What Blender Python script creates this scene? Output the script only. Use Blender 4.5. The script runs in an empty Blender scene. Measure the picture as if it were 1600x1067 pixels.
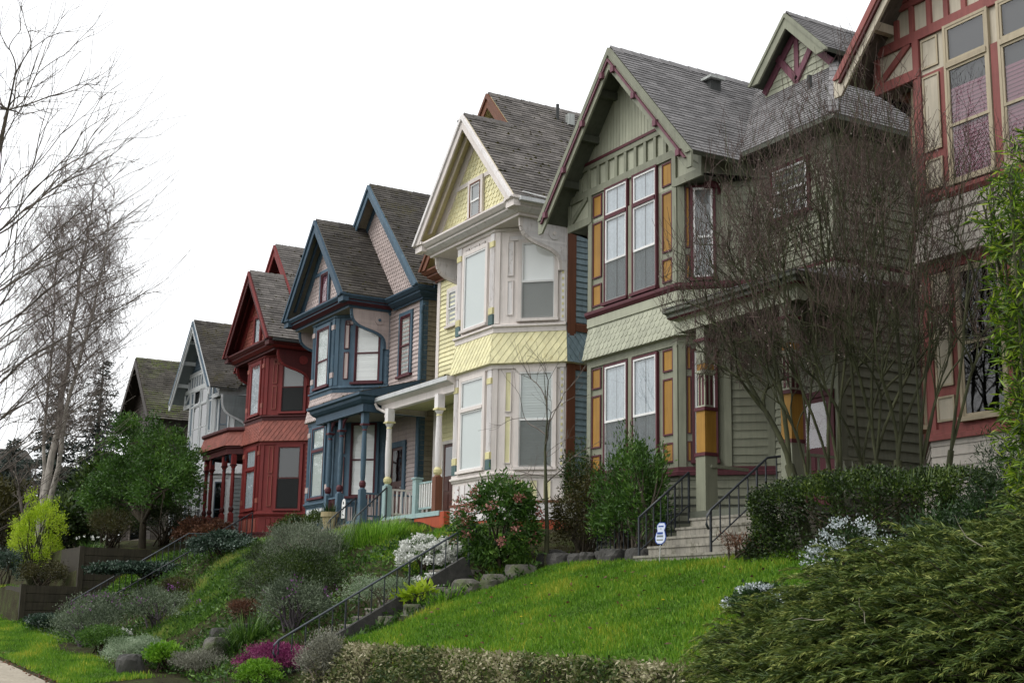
import bpy, math, random
import numpy as np
from mathutils import Vector
from bpy import context

# ---------------------------------------------------------------- camera, sky, sun, exposure
S = context.scene
COL = S.collection
random.seed(11)
RNG = np.random.default_rng(7)
V3 = Vector

CAM = bpy.data.cameras.new('camera')
cam = bpy.data.objects.new('camera', CAM)
COL.objects.link(cam)
YAW, PITCH, ROLL = math.radians(29.774), math.radians(11.621), math.radians(1.060)
_f = V3((-math.cos(YAW) * math.cos(PITCH), math.sin(YAW) * math.cos(PITCH), math.sin(PITCH)))
_r = V3((math.sin(YAW), math.cos(YAW), 0))
_u = _r.cross(_f)
_r2 = _r * math.cos(ROLL) + _u * math.sin(ROLL)
_u2 = _u * math.cos(ROLL) - _r * math.sin(ROLL)
from mathutils import Matrix
cam.matrix_world = Matrix(((_r2.x, _u2.x, -_f.x, 0), (_r2.y, _u2.y, -_f.y, 0), (_r2.z, _u2.z, -_f.z, 0), (0, 0, 0, 1)))
CAM.sensor_width = 36
CAM.lens = 36 * 2104.47 / 1600
CAM.clip_start = 0.1
CAM.clip_end = 5000
S.camera = cam

SUN_EL, SUN_ROT = math.radians(52), math.radians(205)   # behind thin cloud, in front of the houses and to the left
W = bpy.data.worlds.new('World')
S.world = W
W.use_nodes = True
nt = W.node_tree
nt.nodes.clear()
sky = nt.nodes.new('ShaderNodeTexSky')
sky.sky_type = 'NISHITA'
sky.sun_disc = False
sky.sun_elevation = SUN_EL
sky.sun_rotation = SUN_ROT
sky.dust_density = 4
hsv = nt.nodes.new('ShaderNodeHueSaturation')
hsv.inputs['Saturation'].default_value = 0.12
nt.links.new(sky.outputs[0], hsv.inputs['Color'])
bg1 = nt.nodes.new('ShaderNodeBackground')
bg1.inputs['Strength'].default_value = 0.09
nt.links.new(hsv.outputs[0], bg1.inputs['Color'])
bg2 = nt.nodes.new('ShaderNodeBackground')                # the even white cloud layer
bg2.inputs['Color'].default_value = (0.97, 0.985, 1.0, 1)
bg2.inputs['Strength'].default_value = 0.92
add = nt.nodes.new('ShaderNodeAddShader')
nt.links.new(bg1.outputs[0], add.inputs[0])
nt.links.new(bg2.outputs[0], add.inputs[1])
wo = nt.nodes.new('ShaderNodeOutputWorld')
nt.links.new(add.outputs[0], wo.inputs['Surface'])

SL = bpy.data.lights.new('sun', 'SUN')
SL.energy = 0.9
SL.angle = math.radians(18)
SL.color = (1.0, 0.965, 0.91)
sun = bpy.data.objects.new('sun', SL)
COL.objects.link(sun)
# direction TO the sun: rotation measured like the sky texture (from +Y, clockwise seen from above)
_sd = V3((math.sin(SUN_ROT) * math.cos(SUN_EL), math.cos(SUN_ROT) * math.cos(SUN_EL), math.sin(SUN_EL)))
sun.rotation_euler = _sd.to_track_quat('Z', 'Y').to_euler()
sun.location = (0, 0, 60)

S.view_settings.view_transform = 'Standard'
S.view_settings.look = 'None'
S.view_settings.exposure = 0.15
S.view_settings.gamma = 1.0
S.cycles.max_bounces = 6
S.cycles.transparent_max_bounces = 12
S.render.film_transparent = False

# ---------------------------------------------------------------- materials
def lin(h):
    h = h.lstrip('#')
    o = []
    for i in (0, 2, 4):
        c = int(h[i:i + 2], 16) / 255
        o.append(c / 12.92 if c <= 0.04045 else ((c + 0.055) / 1.055) ** 2.4)
    return (*o, 1)

MATS = {}
def newmat(name):
    m = bpy.data.materials.new(name)
    m.use_nodes = True
    n = m.node_tree
    n.nodes.clear()
    out = n.nodes.new('ShaderNodeOutputMaterial')
    MATS[name] = m
    return m, n, out

def nd(n, typ, **kw):
    x = n.nodes.new(typ)
    for k, v in kw.items():
        setattr(x, k, v)
    return x

def mixc(n, a, b, fac, mode='MIX'):
    x = nd(n, 'ShaderNodeMix', data_type='RGBA', blend_type=mode)
    for key, val in ((6, a), (7, b), (0, fac)):
        if hasattr(val, 'is_output'):
            n.links.new(val, x.inputs[key])
        else:
            x.inputs[key].default_value = val
    return x.outputs[2]

def ramp(n, src, stops):
    r = nd(n, 'ShaderNodeValToRGB')
    e = r.color_ramp.elements
    while len(e) < len(stops):
        e.new(0.5)
    for q, (p, c) in zip(e, stops):
        q.position = p
        q.color = c
    n.links.new(src, r.inputs[0])
    return r.outputs[0]

def noise(n, scale, detail=4, coord=None, stretch=None, rough=0.6):
    t = nd(n, 'ShaderNodeTexNoise')
    t.inputs['Scale'].default_value = scale
    t.inputs['Detail'].default_value = detail
    t.inputs['Roughness'].default_value = rough
    tc = nd(n, 'ShaderNodeTexCoord')
    if stretch:
        mp = nd(n, 'ShaderNodeMapping')
        mp.inputs['Scale'].default_value = stretch
        n.links.new(tc.outputs['Object'], mp.inputs[0])
        n.links.new(mp.outputs[0], t.inputs['Vector'])
    else:
        n.links.new(tc.outputs['Object'], t.inputs['Vector'])
    return t.outputs['Fac']

def attr(n, name='rnd'):
    a = nd(n, 'ShaderNodeAttribute', attribute_name=name)
    return a.outputs['Fac']

def g(v):
    return (v, v, v, 1)

def paint(name, hexc, var=0.10, rough=0.6, rnd=0.10, wear=None, wearamt=0.5, bump=0.15, metal=0.0, spec=0.3):
    m, n, out = newmat(name)
    p = nd(n, 'ShaderNodeBsdfPrincipled')
    c = lin(hexc)
    col = ramp(n, attr(n), [(0, tuple(x * (1 - rnd) for x in c[:3]) + (1,)), (1, tuple(min(1, x * (1 + rnd)) for x in c[:3]) + (1,))])
    f1 = ramp(n, noise(n, 2.3, 5), [(0.3, g(1 - var)), (0.7, g(1 + var * 0.4))])
    col = mixc(n, col, f1, 1.0, 'MULTIPLY')
    f2 = ramp(n, noise(n, 1.0, 6, stretch=(14, 14, 1.2)), [(0.35, g(1 - var * 1.6)), (0.55, g(1))])
    col = mixc(n, col, f2, 0.8, 'MULTIPLY')
    if wear:
        wf = ramp(n, noise(n, 5.0, 8, stretch=(1, 1, .45), rough=0.75), [(0.56 , g(0)), (0.62, g(wearamt))])
        col = mixc(n, col, lin(wear), wf)
    n.links.new(col, p.inputs['Base Color'])
    p.inputs['Roughness'].default_value = rough
    p.inputs['Metallic'].default_value = metal
    p.inputs['Specular IOR Level'].default_value = spec
    if bump:
        b = nd(n, 'ShaderNodeBump')
        b.inputs['Strength'].default_value = bump
        b.inputs['Distance'].default_value = 0.01
        n.links.new(noise(n, 30, 4, stretch=(1, 1, .3)), b.inputs['Height'])
        n.links.new(b.outputs[0], p.inputs['Normal'])
    n.links.new(p.outputs[0], out.inputs['Surface'])
    return name

def shingle_mat(name, hexc, moss=0.0, moss_hex='#5d6420', rnd=0.28, dark=0.35, mscale=0.9):
    m, n, out = newmat(name)
    p = nd(n, 'ShaderNodeBsdfPrincipled')
    c = lin(hexc)
    col = ramp(n, attr(n), [(0, tuple(x * (1 - rnd) for x in c[:3]) + (1,)), (.6, c), (1, tuple(x * (1 + rnd) for x in c[:3]) + (1,))])
    f1 = ramp(n, noise(n, 1.1, 6), [(0.35, g(1 - dark)), (0.65, g(1.08))])
    col = mixc(n, col, f1, 1.0, 'MULTIPLY')
    f3 = ramp(n, noise(n, 45, 3), [(0.3, g(.75)), (0.7, g(1.15))])
    col = mixc(n, col, f3, 1.0, 'MULTIPLY')
    if moss:
        mf = nd(n, 'ShaderNodeMath', operation='MULTIPLY')
        n.links.new(ramp(n, noise(n, mscale, 4), [(0.52, g(0)), (0.68, g(1))]), mf.inputs[0])
        n.links.new(ramp(n, noise(n, 9, 5), [(0.42, g(0)), (0.6, g(moss))]), mf.inputs[1])
        col = mixc(n, col, lin(moss_hex), mf.outputs[0])
    n.links.new(col, p.inputs['Base Color'])
    p.inputs['Roughness'].default_value = 0.85
    p.inputs['Specular IOR Level'].default_value = 0.25
    b = nd(n, 'ShaderNodeBump')
    b.inputs['Strength'].default_value = 0.5
    b.inputs['Distance'].default_value = 0.012
    n.links.new(noise(n, 60, 3), b.inputs['Height'])
    n.links.new(b.outputs[0], p.inputs['Normal'])
    n.links.new(p.outputs[0], out.inputs['Surface'])
    return name

def glass(name, tint='#fbfdfd', refl=0.08):
    m, n, out = newmat(name)
    t = nd(n, 'ShaderNodeBsdfTransparent')
    t.inputs[0].default_value = lin(tint)
    gl = nd(n, 'ShaderNodeBsdfGlossy')
    gl.inputs['Roughness'].default_value = 0.03
    b = nd(n, 'ShaderNodeBump')
    b.inputs['Strength'].default_value = 0.06
    b.inputs['Distance'].default_value = 0.05
    n.links.new(noise(n, 2.2, 2), b.inputs['Height'])
    n.links.new(b.outputs[0], gl.inputs['Normal'])
    lw = nd(n, 'ShaderNodeLayerWeight')          # the same from both sides of the pane
    p3 = nd(n, 'ShaderNodeMath', operation='POWER')
    n.links.new(lw.outputs['Facing'], p3.inputs[0])
    p3.inputs[1].default_value = 3.2
    ma = nd(n, 'ShaderNodeMath', operation='MULTIPLY_ADD')
    n.links.new(p3.outputs[0], ma.inputs[0])
    ma.inputs[1].default_value = 0.8
    ma.inputs[2].default_value = refl
    mx = nd(n, 'ShaderNodeMixShader')
    n.links.new(ma.outputs[0], mx.inputs[0])
    n.links.new(t.outputs[0], mx.inputs[1])
    n.links.new(gl.outputs[0], mx.inputs[2])
    n.links.new(mx.outputs[0], out.inputs['Surface'])
    return name

def screen_mat(name, hexc='#5c5f5c', op=0.5):
    m, n, out = newmat(name)
    t = nd(n, 'ShaderNodeBsdfTransparent')
    d = nd(n, 'ShaderNodeBsdfDiffuse')
    d.inputs[0].default_value = lin(hexc)
    mx = nd(n, 'ShaderNodeMixShader')
    mx.inputs[0].default_value = op
    n.links.new(t.outputs[0], mx.inputs[1])
    n.links.new(d.outputs[0], mx.inputs[2])
    n.links.new(mx.outputs[0], out.inputs['Surface'])
    return name

def cloth(name, hexc, rnd=.1, lace=False):
    m, n, out = newmat(name)
    d = nd(n, 'ShaderNodeBsdfDiffuse')
    c = lin(hexc)
    col = ramp(n, attr(n), [(0, tuple(x * (1 - rnd) for x in c[:3]) + (1,)), (1, c)])
    if lace:
        f = ramp(n, noise(n, 14, 4), [(0.4, g(.86)), (0.6, g(1))])
        col = mixc(n, col, f, 1.0, 'MULTIPLY')
    n.links.new(col, d.inputs[0])
    tr = nd(n, 'ShaderNodeBsdfTranslucent')
    n.links.new(col, tr.inputs[0])
    mx = nd(n, 'ShaderNodeMixShader')
    mx.inputs[0].default_value = 0.03
    n.links.new(d.outputs[0], mx.inputs[1])
    n.links.new(tr.outputs[0], mx.inputs[2])
    n.links.new(mx.outputs[0], out.inputs['Surface'])
    return name

def leafmat(name, hexes, trans=0.3, rough=0.5, spec=0.3, pos=None):
    m, n, out = newmat(name)
    k = len(hexes)
    col = ramp(n, attr(n), [((pos[i] if pos else i / max(1, k - 1)), lin(h)) for i, h in enumerate(hexes)])
    p = nd(n, 'ShaderNodeBsdfPrincipled')
    n.links.new(col, p.inputs['Base Color'])
    p.inputs['Roughness'].default_value = rough
    p.inputs['Specular IOR Level'].default_value = spec
    tr = nd(n, 'ShaderNodeBsdfTranslucent')
    n.links.new(col, tr.inputs[0])
    mx = nd(n, 'ShaderNodeMixShader')
    mx.inputs[0].default_value = trans
    n.links.new(p.outputs[0], mx.inputs[1])
    n.links.new(tr.outputs[0], mx.inputs[2])
    n.links.new(mx.outputs[0], out.inputs['Surface'])
    return name

def rockmat(name, a, b, moss=None, scale=4):
    m, n, out = newmat(name)
    p = nd(n, 'ShaderNodeBsdfPrincipled')
    col = ramp(n, noise(n, scale, 8, rough=.7), [(0.3, lin(a)), (0.7, lin(b))])
    if moss:
        mf = ramp(n, noise(n, 2.5, 6), [(0.5, g(0)), (0.62, g(.8))])
        col = mixc(n, col, lin(moss), mf)
    n.links.new(col, p.inputs['Base Color'])
    p.inputs['Roughness'].default_value = 0.85
    bp = nd(n, 'ShaderNodeBump')
    bp.inputs['Strength'].default_value = 0.5
    bp.inputs['Distance'].default_value = 0.03
    n.links.new(noise(n, scale * 4, 6), bp.inputs['Height'])
    n.links.new(bp.outputs[0], p.inputs['Normal'])
    n.links.new(p.outputs[0], out.inputs['Surface'])
    return name

# ---------------------------------------------------------------- mesh building
class F:
    """a wall frame: o origin, u along the wall, v up, n outward"""
    def __init__(s, o, u, v=(0, 0, 1)):
        s.o = V3(o)
        s.u = V3(u).normalized()
        s.v = V3(v).normalized()
        s.n = s.u.cross(s.v)
    def p(s, a, b, c=0.0):
        return s.o + s.u * a + s.v * b + s.n * c

def clip(poly, x0, x1, y0, y1):
    def half(ps, ax, lim, sign):
        r = []
        for i in range(len(ps)):
            a, b = ps[i - 1], ps[i]
            da, db = (a[ax] - lim) * sign, (b[ax] - lim) * sign
            if (da >= 0) != (db >= 0):
                t = da / (da - db)
                r.append((a[0] + (b[0] - a[0]) * t, a[1] + (b[1] - a[1]) * t))
            if db >= 0:
                r.append(b)
        return r
    for ax, lim, sg in ((0, x0, 1), (0, x1, -1), (1, y0, 1), (1, y1, -1)):
        poly = half(poly, ax, lim, sg)
        if len(poly) < 3:
            return []
    return poly

def clip_convex(sub, conv):
    """sub clipped by a counter-clockwise convex polygon"""
    r = sub
    for i in range(len(conv)):
        a, b = conv[i - 1], conv[i]
        ex, ey = b[0] - a[0], b[1] - a[1]
        o = []
        for j in range(len(r)):
            p, q = r[j - 1], r[j]
            dp = ex * (p[1] - a[1]) - ey * (p[0] - a[0])
            dq = ex * (q[1] - a[1]) - ey * (q[0] - a[0])
            if (dp >= 0) != (dq >= 0):
                t = dp / (dp - dq)
                o.append((p[0] + (q[0] - p[0]) * t, p[1] + (q[1] - p[1]) * t))
            if dq >= 0:
                o.append(q)
        r = o
        if len(r) < 3:
            return []
    return r

def ccw(poly):
    a = sum(poly[i - 1][0] * poly[i][1] - poly[i][0] * poly[i - 1][1] for i in range(len(poly)))
    return list(poly) if a > 0 else list(poly)[::-1]

MOSSY = {'roof_gray': .16, 'roof_dark': .14, 'roof_mossy': .15, 'roof_brown': .2}

class MB:
    def __init__(s):
        s.v, s.f, s.m, s.r = [], [], [], []
        s.mats = []
    def mi(s, m):
        if m not in s.mats:
            s.mats.append(m)
        return s.mats.index(m)
    def poly(s, pts, m, r=None):
        b = len(s.v)
        s.v.extend(tuple(p) for p in pts)
        s.f.append(tuple(range(b, b + len(pts))))
        s.m.append(s.mi(m))
        s.r.append(random.random() if r is None else r)
    def mesh(s, pts, faces, m, r=None):
        b = len(s.v)
        s.v.extend(tuple(p) for p in pts)
        i = s.mi(m)
        rr = random.random() if r is None else r
        for f in faces:
            s.f.append(tuple(b + k for k in f))
            s.m.append(i)
            s.r.append(rr)
    def box(s, fr, u0, u1, v0, v1, d0, d1, m):
        c = [fr.p(a, b, d) for d in (d0, d1) for b in (v0, v1) for a in (u0, u1)]
        s.mesh(c, [(0, 2, 3, 1), (4, 5, 7, 6), (0, 1, 5, 4), (2, 6, 7, 3), (0, 4, 6, 2), (1, 3, 7, 5)], m)
    def wbox(s, x0, x1, y0, y1, z0, z1, m):
        s.box(F((0, 0, 0), (1, 0, 0)), x0, x1, z0, z1, -y1, -y0, m)
    def prism(s, fr, pts, d0, d1, m):
        pts = ccw(pts)
        k = len(pts)
        c = [fr.p(a, b, d0) for a, b in pts] + [fr.p(a, b, d1) for a, b in pts]
        s.mesh(c, [tuple(range(k))[::-1], tuple(range(k, 2 * k))] + [(i, (i + 1) % k, k + (i + 1) % k, k + i) for i in range(k)], m)
    def bar(s, a, b, w, h, m, up=(0, 0, 1)):
        """a square bar from a to b, w wide, h deep"""
        a, b = V3(a), V3(b)
        d = (b - a).normalized()
        up = V3(up)
        x = d.cross(up)
        if x.length < 1e-4:
            x = d.cross(V3((0, 1, 0)))
        x.normalize()
        y = x.cross(d).normalized()
        c = [p + x * (i * w / 2) + y * (j * h / 2) for p in (a, b) for j in (-1, 1) for i in (-1, 1)]
        s.mesh(c, [(0, 2, 3, 1), (4, 5, 7, 6), (0, 1, 5, 4), (2, 6, 7, 3), (0, 4, 6, 2), (1, 3, 7, 5)], m)
    def tube(s, pts, rad, m, n=6, cap=True, r=None):
        pts = [V3(p) for p in pts]
        if not hasattr(rad, '__len__'):
            rad = [rad] * len(pts)
        vs, fs = [], []
        for i, p in enumerate(pts):
            d = (pts[min(i + 1, len(pts) - 1)] - pts[max(i - 1, 0)]).normalized()
            x = d.cross(V3((0, 0, 1)))
            if x.length < 0.05:
                x = d.cross(V3((0, 1, 0)))
            x.normalize()
            y = x.cross(d)
            for k in range(n):
                t = 2 * math.pi * k / n
                vs.append(p + (x * math.cos(t) + y * math.sin(t)) * rad[i])
        for i in range(len(pts) - 1):
            for k in range(n):
                fs.append((i * n + k, i * n + (k + 1) % n, (i + 1) * n + (k + 1) % n, (i + 1) * n + k))
        if cap:
            fs.append(tuple(range(n))[::-1])
            fs.append(tuple((len(pts) - 1) * n + k for k in range(n)))
        s.mesh(vs, fs, m, r)
    def lathe(s, x, y, prof, m, n=14):
        for (r0, z0), (r1, z1), mm in zip(prof[:-1], prof[1:], m if isinstance(m, list) else [m] * (len(prof) - 1)):
            a = [(x + r0 * math.cos(2 * math.pi * k / n), y + r0 * math.sin(2 * math.pi * k / n), z0) for k in range(n)]
            b = [(x + r1 * math.cos(2 * math.pi * k / n), y + r1 * math.sin(2 * math.pi * k / n), z1) for k in range(n)]
            s.mesh(a + b, [(k, (k + 1) % n, n + (k + 1) % n, n + k) for k in range(n)], mm, .5)
    def sweep(s, path, prof, m, closed_ends=True):
        """profile (out, z) swept along a plan polyline whose outside is on its right"""
        k = len(path)
        nrm = []
        for i in range(k - 1):
            dx, dy = path[i + 1][0] - path[i][0], path[i + 1][1] - path[i][1]
            l = math.hypot(dx, dy)
            nrm.append((dy / l, -dx / l))
        rows = []
        for i in range(k):
            if i == 0:
                mx, my = nrm[0]
            elif i == k - 1:
                mx, my = nrm[-1]
            else:
                a, b = nrm[i - 1], nrm[i]
                q = 1 + a[0] * b[0] + a[1] * b[1]
                mx, my = (a[0] + b[0]) / q, (a[1] + b[1]) / q
            rows.append([(path[i][0] + mx * o, path[i][1] + my * o, z) for o, z in prof])
        ms = m if isinstance(m, list) else [m] * (len(prof) - 1)
        for i in range(k - 1):
            for j in range(len(prof) - 1):
                s.poly([rows[i][j], rows[i + 1][j], rows[i + 1][j + 1], rows[i][j + 1]], ms[j], .5)
        if closed_ends:
            s.poly(rows[0], ms[0], .5)
            s.poly(rows[-1][::-1], ms[0], .5)
        return rows
    def cover(s, fr, poly, kind, m, ru=0.2, rv=0.14, lift=0.018, base=True, voff=0.0, basem=None):
        """clapboards, shingles, fish-scales or diamonds over a convex polygon"""
        poly = ccw(poly)
        if base:
            s.poly([fr.p(a, b, 0.0) for a, b in poly], basem or m, .3)
        us = [p[0] for p in poly]
        vs = [p[1] for p in poly]
        u0, u1, v0, v1 = min(us), max(us), min(vs), max(vs)
        row = math.floor((v0 - voff) / rv) - 1
        while voff + row * rv < v1:
            vb = voff + row * rv
            if kind == 'clap':
                tiles = [([(u0 - 1, vb), (u1 + 1, vb), (u1 + 1, vb + rv), (u0 - 1, vb + rv)], rv * 1.0)]
            else:
                tiles = []
                u = u0 - ru * (1 if row % 2 else 1.5)
                if kind == 'shingle':
                    u -= random.random() * ru
                while u < u1 + ru:
                    if kind == 'shingle':
                        w = ru * random.uniform(.6, 1.4)
                        tiles.append(([(u, vb), (u + w - .006, vb), (u + w - .006, vb + rv), (u, vb + rv)], rv))
                        u += w
                        continue
                    if kind == 'fish':
                        r_ = ru / 2
                        arc = [(u + r_ - r_ * .97 * math.cos(t), vb + rv * .75 - rv * .75 * math.sin(t)) for t in [math.pi * q / 6 for q in range(7)]]
                        tiles.append((arc + [(u + ru * .985, vb + rv * 1.5), (u + ru * .015, vb + rv * 1.5)], rv * 1.6))
                    else:
                        tiles.append(([(u, vb + rv), (u + ru / 2, vb), (u + ru, vb + rv), (u + ru / 2, vb + 2 * rv)], rv * 2))
                    u += ru
            for t, span in tiles:
                c = clip_convex(ccw(t), poly)
                if len(c) < 3:
                    continue
                lf = lift * (random.uniform(.7, 1.35) if kind == 'shingle' else 1)
                rr = random.random()
                def dd(v):
                    return 0.002 + lf * max(0.0, 1 - (v - vb) / span)
                s.poly([fr.p(a, b, dd(b)) for a, b in c], m, rr)
                if kind == 'shingle' and m in MOSSY and random.random() < MOSSY[m]:
                    # a cushion of moss on the butt of the shingle
                    a, b = c[0]
                    a += random.random() * .2
                    w_, l_, h_ = random.uniform(.03, .09), random.uniform(.03, .07), random.uniform(.02, .05)
                    s.mesh([fr.p(a - w_, b, .01), fr.p(a, b - l_, .005), fr.p(a + w_, b, .01), fr.p(a, b + l_, .01), fr.p(a, b, .01 + h_)], [(0, 1, 4), (1, 2, 4), (2, 3, 4), (3, 0, 4)], 'moss')
                for i in range(len(c)):
                    a, b = c[i - 1], c[i]
                    # downward or sideways edges get a lip
                    if b[0] - a[0] > -1e-5 and (abs(b[0] - a[0]) > 1e-4 or kind == 'shingle'):
                        s.poly([fr.p(a[0], a[1], dd(a[1])), fr.p(a[0], a[1], 0), fr.p(b[0], b[1], 0), fr.p(b[0], b[1], dd(b[1]))], m, rr)
            row += 1

ROOT = {}
def tag(o, label, cat, group=None, kind=None):
    if label:
        o['label'] = label
    if cat:
        o['category'] = cat
    if group:
        o['group'] = group
    if kind:
        o['kind'] = kind
    return o

def thing(name, label, cat, loc, group=None):
    o = bpy.data.objects.new(name, None)
    o.empty_display_size = 0.3
    o.location = loc
    COL.objects.link(o)
    ROOT[o.name] = V3(loc)
    return tag(o, label, cat, group)

def link(name, me, parent, loc):
    o = bpy.data.objects.new(name, me)
    COL.objects.link(o)
    if parent is not None:
        o.parent = parent
        ROOT[o.name] = ROOT[parent.name]
    else:
        o.location = loc
        ROOT[o.name] = V3(loc)
    return o

def build(name, mb, parent=None, loc=None, smooth=False):
    base = ROOT[parent.name] if parent is not None else V3(loc or (0, 0, 0))
    me = bpy.data.meshes.new(name)
    vs = np.array(mb.v, dtype=np.float64).reshape(-1, 3) - np.array(base)
    me.from_pydata(vs.tolist(), [], mb.f)
    for m in mb.mats:
        me.materials.append(MATS[m])
    me.polygons.foreach_set('material_index', np.array(mb.m, dtype=np.int32))
    a = me.attributes.new('rnd', 'FLOAT', 'FACE')
    a.data.foreach_set('value', np.array(mb.r, dtype=np.float32))
    if smooth:
        me.polygons.foreach_set('use_smooth', np.ones(len(mb.f), dtype=bool))
    me.update()
    return link(name, me, parent, base)

def fast(name, verts, quads, rnd, mats, parent=None, loc=None, midx=None, smooth=False):
    """big meshes of quads or triangles straight from arrays"""
    base = ROOT[parent.name] if parent is not None else V3(loc or (0, 0, 0))
    me = bpy.data.meshes.new(name)
    verts = (np.asarray(verts, dtype=np.float32).reshape(-1, 3) - np.array(base, dtype=np.float32))
    quads = np.asarray(quads, dtype=np.int32)
    k = quads.shape[1]
    me.vertices.add(len(verts))
    me.vertices.foreach_set('co', verts.ravel())
    me.loops.add(quads.size)
    me.loops.foreach_set('vertex_index', quads.ravel())
    me.polygons.add(len(quads))
    me.polygons.foreach_set('loop_start', np.arange(0, quads.size, k, dtype=np.int32))
    for m in mats:
        me.materials.append(MATS[m])
    if midx is not None:
        me.polygons.foreach_set('material_index', np.asarray(midx, dtype=np.int32))
    a = me.attributes.new('rnd', 'FLOAT', 'FACE')
    a.data.foreach_set('value', np.asarray(rnd, dtype=np.float32))
    if smooth:
        me.polygons.foreach_set('use_smooth', np.ones(len(quads), dtype=bool))
    me.update(calc_edges=True)
    me.validate()
    return link(name, me, parent, base)
def interp(x, pts):
    if x <= pts[0][0]:
        return pts[0][1]
    for (a, b), (c, d) in zip(pts, pts[1:]):
        if x <= c:
            return b + (d - b) * (x - a) / (c - a)
    return pts[-1][1]

def sm(t):
    t = max(0.0, min(1.0, t))
    return t * t * (3 - 2 * t)

def walk_z(x):                                   # the pavement climbs gently away from the camera
    return interp(x, [(-300, 14.0), (-120, 3.4), (-70, .35), (-62, -.05), (-50, -.75), (-38, -1.3), (-28, -1.72), (80, -1.75)])

def bump(x, y):
    return .05 * math.sin(x * 1.7 + y * .6) + .04 * math.sin(y * 2.3 - x * .9) + .03 * math.sin(x * 3.1 + 1.3) * math.sin(y * 2.7)

def ground_z(x, y):
    s = walk_z(x)
    if y < 5.0:
        return s - .14
    if y < 6.55:
        return s
    verge = s + .02 + .04 * min(1, (y - 6.55))
    # garden slope in front of the left-hand houses
    toe = interp(x, [(-60, 11.0), (-48, 10.1), (-36, 9.5), (-26, 9.1)])
    top = interp(x, [(-80, 3.0), (-56, 2.35), (-48, 1.95), (-36, 1.95), (-30, 1.65), (-26.5, 1.1), (-25.5, .85)])
    if y < toe:
        zl = verge + (s + .22 - verge) * sm((y - 6.55) / (toe - 6.55))
    elif y < 14.4:
        t = (y - toe) / (14.4 - toe)
        zl = s + .22 + (top - s - .22) * (.75 * t + .25 * sm(t))
    else:
        zl = top + .28 * min(2.6, y - 14.4)
    # lawn in front of the green house
    if y < 9.6:
        zr = verge + .1 * sm((y - 8) / 1.6)
    elif y < 10.35:
        zr = s + .16 + (-.56 - s - .16) * sm((y - 9.6) / .75) ** .8
    elif y < 15.0:
        t = (y - 10.35) / 4.65
        zr = -.56 + 1.66 * (t ** .93)
    else:
        zr = 1.1 + .1 * min(3, y - 15)
    k = sm((x + 25.6) / 1.3)
    z = zl * (1 - k) + zr * k
    if y > 9.2 and x < -24:
        z += bump(x, y)
    # timber terraces beyond the far steps
    if x < -51.5:
        k2 = sm((-51.5 - x) / .12)
        t1 = .85 if y > 9.3 else -9
        if y > 11.25:
            t1 = 2.3
        z = z * (1 - k2) + max(z, t1 + bump(x, y) * .5) * k2
    return z
# ---------------------------------------------------------------- palette
paint('cream', '#d9d1cb', var=.07, wear='#c4bbb3', wearamt=.3)
paint('cream_worn', '#d9d5d3', var=.08, wear='#a89e96', wearamt=.5)
paint('yellow', '#ded8ac', var=.10, wear='#c9bc86', wearamt=.4)
paint('yellow_trim', '#cfc795', var=.1)
paint('gray_blue', '#7d9098', var=.15)
paint('rust_brown', '#6d4430', var=.15)
paint('white', '#dcdcda', var=.05, wear='#b9b7b2', wearamt=.3)
paint('sage', '#838573', var=.12)
paint('sage_dark', '#585b50', var=.14)
paint('sage_pale', '#a3a591', var=.10)
paint('gold', '#9c7430', var=.14)
paint('maroon', '#54282f', var=.14)
paint('mulberry', '#6f4450', var=.14)
paint('steel_blue', '#4a6171', var=.16, wear='#6d7f88', wearamt=.4)
paint('steel_blue_dark', '#3b5060', var=.14)
paint('pinkish', '#b5a6a1', var=.10)
paint('taupe', '#8f8674', var=.12)
paint('red', '#752a28', var=.14, wear='#5e2120', wearamt=.3)
paint('red_dark', '#4a1b1b', var=.16)
paint('brick_red', '#8c4f43', var=.16, rnd=.16)
paint('orange_red', '#a4492b', var=.15)
paint('rose_brown', '#8a4f4a', var=.14)
paint('ivory', '#bdb4a1', var=.12)
paint('pale', '#b6afa5', var=.12)
paint('tan_sash', '#a99d85', var=.1)
paint('fog_white', '#cfd2d2', var=.08)
paint('fog_gray', '#7d8484', var=.12)
paint('slate_blue', '#5c6c78', var=.1)
paint('weathered', '#6a625a', var=.3, rnd=.25)
paint('dark_brown', '#39312b', var=.25)
paint('aqua', '#8fa7a6', var=.12, wear='#c8cfca', wearamt=.5)
paint('teal_board', '#4e6666', var=.15)
paint('iron', '#262b31', var=.1, rough=.45, spec=.5)
paint('iron_light', '#3a4148', var=.1, rough=.4, spec=.5)
paint('gutter_white', '#c9cbcb', var=.1, rough=.4)
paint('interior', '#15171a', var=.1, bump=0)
paint('door_brown', '#4b2a22', var=.2, rough=.4)
paint('terracotta', '#a3946f', var=.15)
paint('signwhite', '#d5dcf0', var=.03, bump=0)
paint('signblue', '#2f4c9a', var=.03, bump=0)
paint('wire', '#c9cbc9', var=.1)
paint('metal_vent', '#b9bdb9', var=.2, rough=.45)
paint('dark_metal', '#3b3d3c', var=.1)
shingle_mat('roof_gray', '#726d69', moss=.35, moss_hex='#4b4a2c', mscale=1.2)
shingle_mat('roof_dark', '#524e49', moss=.75, moss_hex='#4a4522', mscale=.9)
shingle_mat('roof_mossy', '#58544f', moss=.6, moss_hex='#4e4a28', mscale=.8)
shingle_mat('roof_clean', '#7a7878', moss=0, rnd=.22, dark=.15)
shingle_mat('roof_brown', '#57534c', moss=.9, moss_hex='#5a6a14', mscale=.35)
paint('moss', '#3b3822', var=.2, rough=1.0, rnd=.35, spec=.05)
glass('glass')
glass('glass_dark', '#56626c', 0.09)
screen_mat('screen')
screen_mat('screen_dark', '#2c2d2d', .75)
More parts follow.
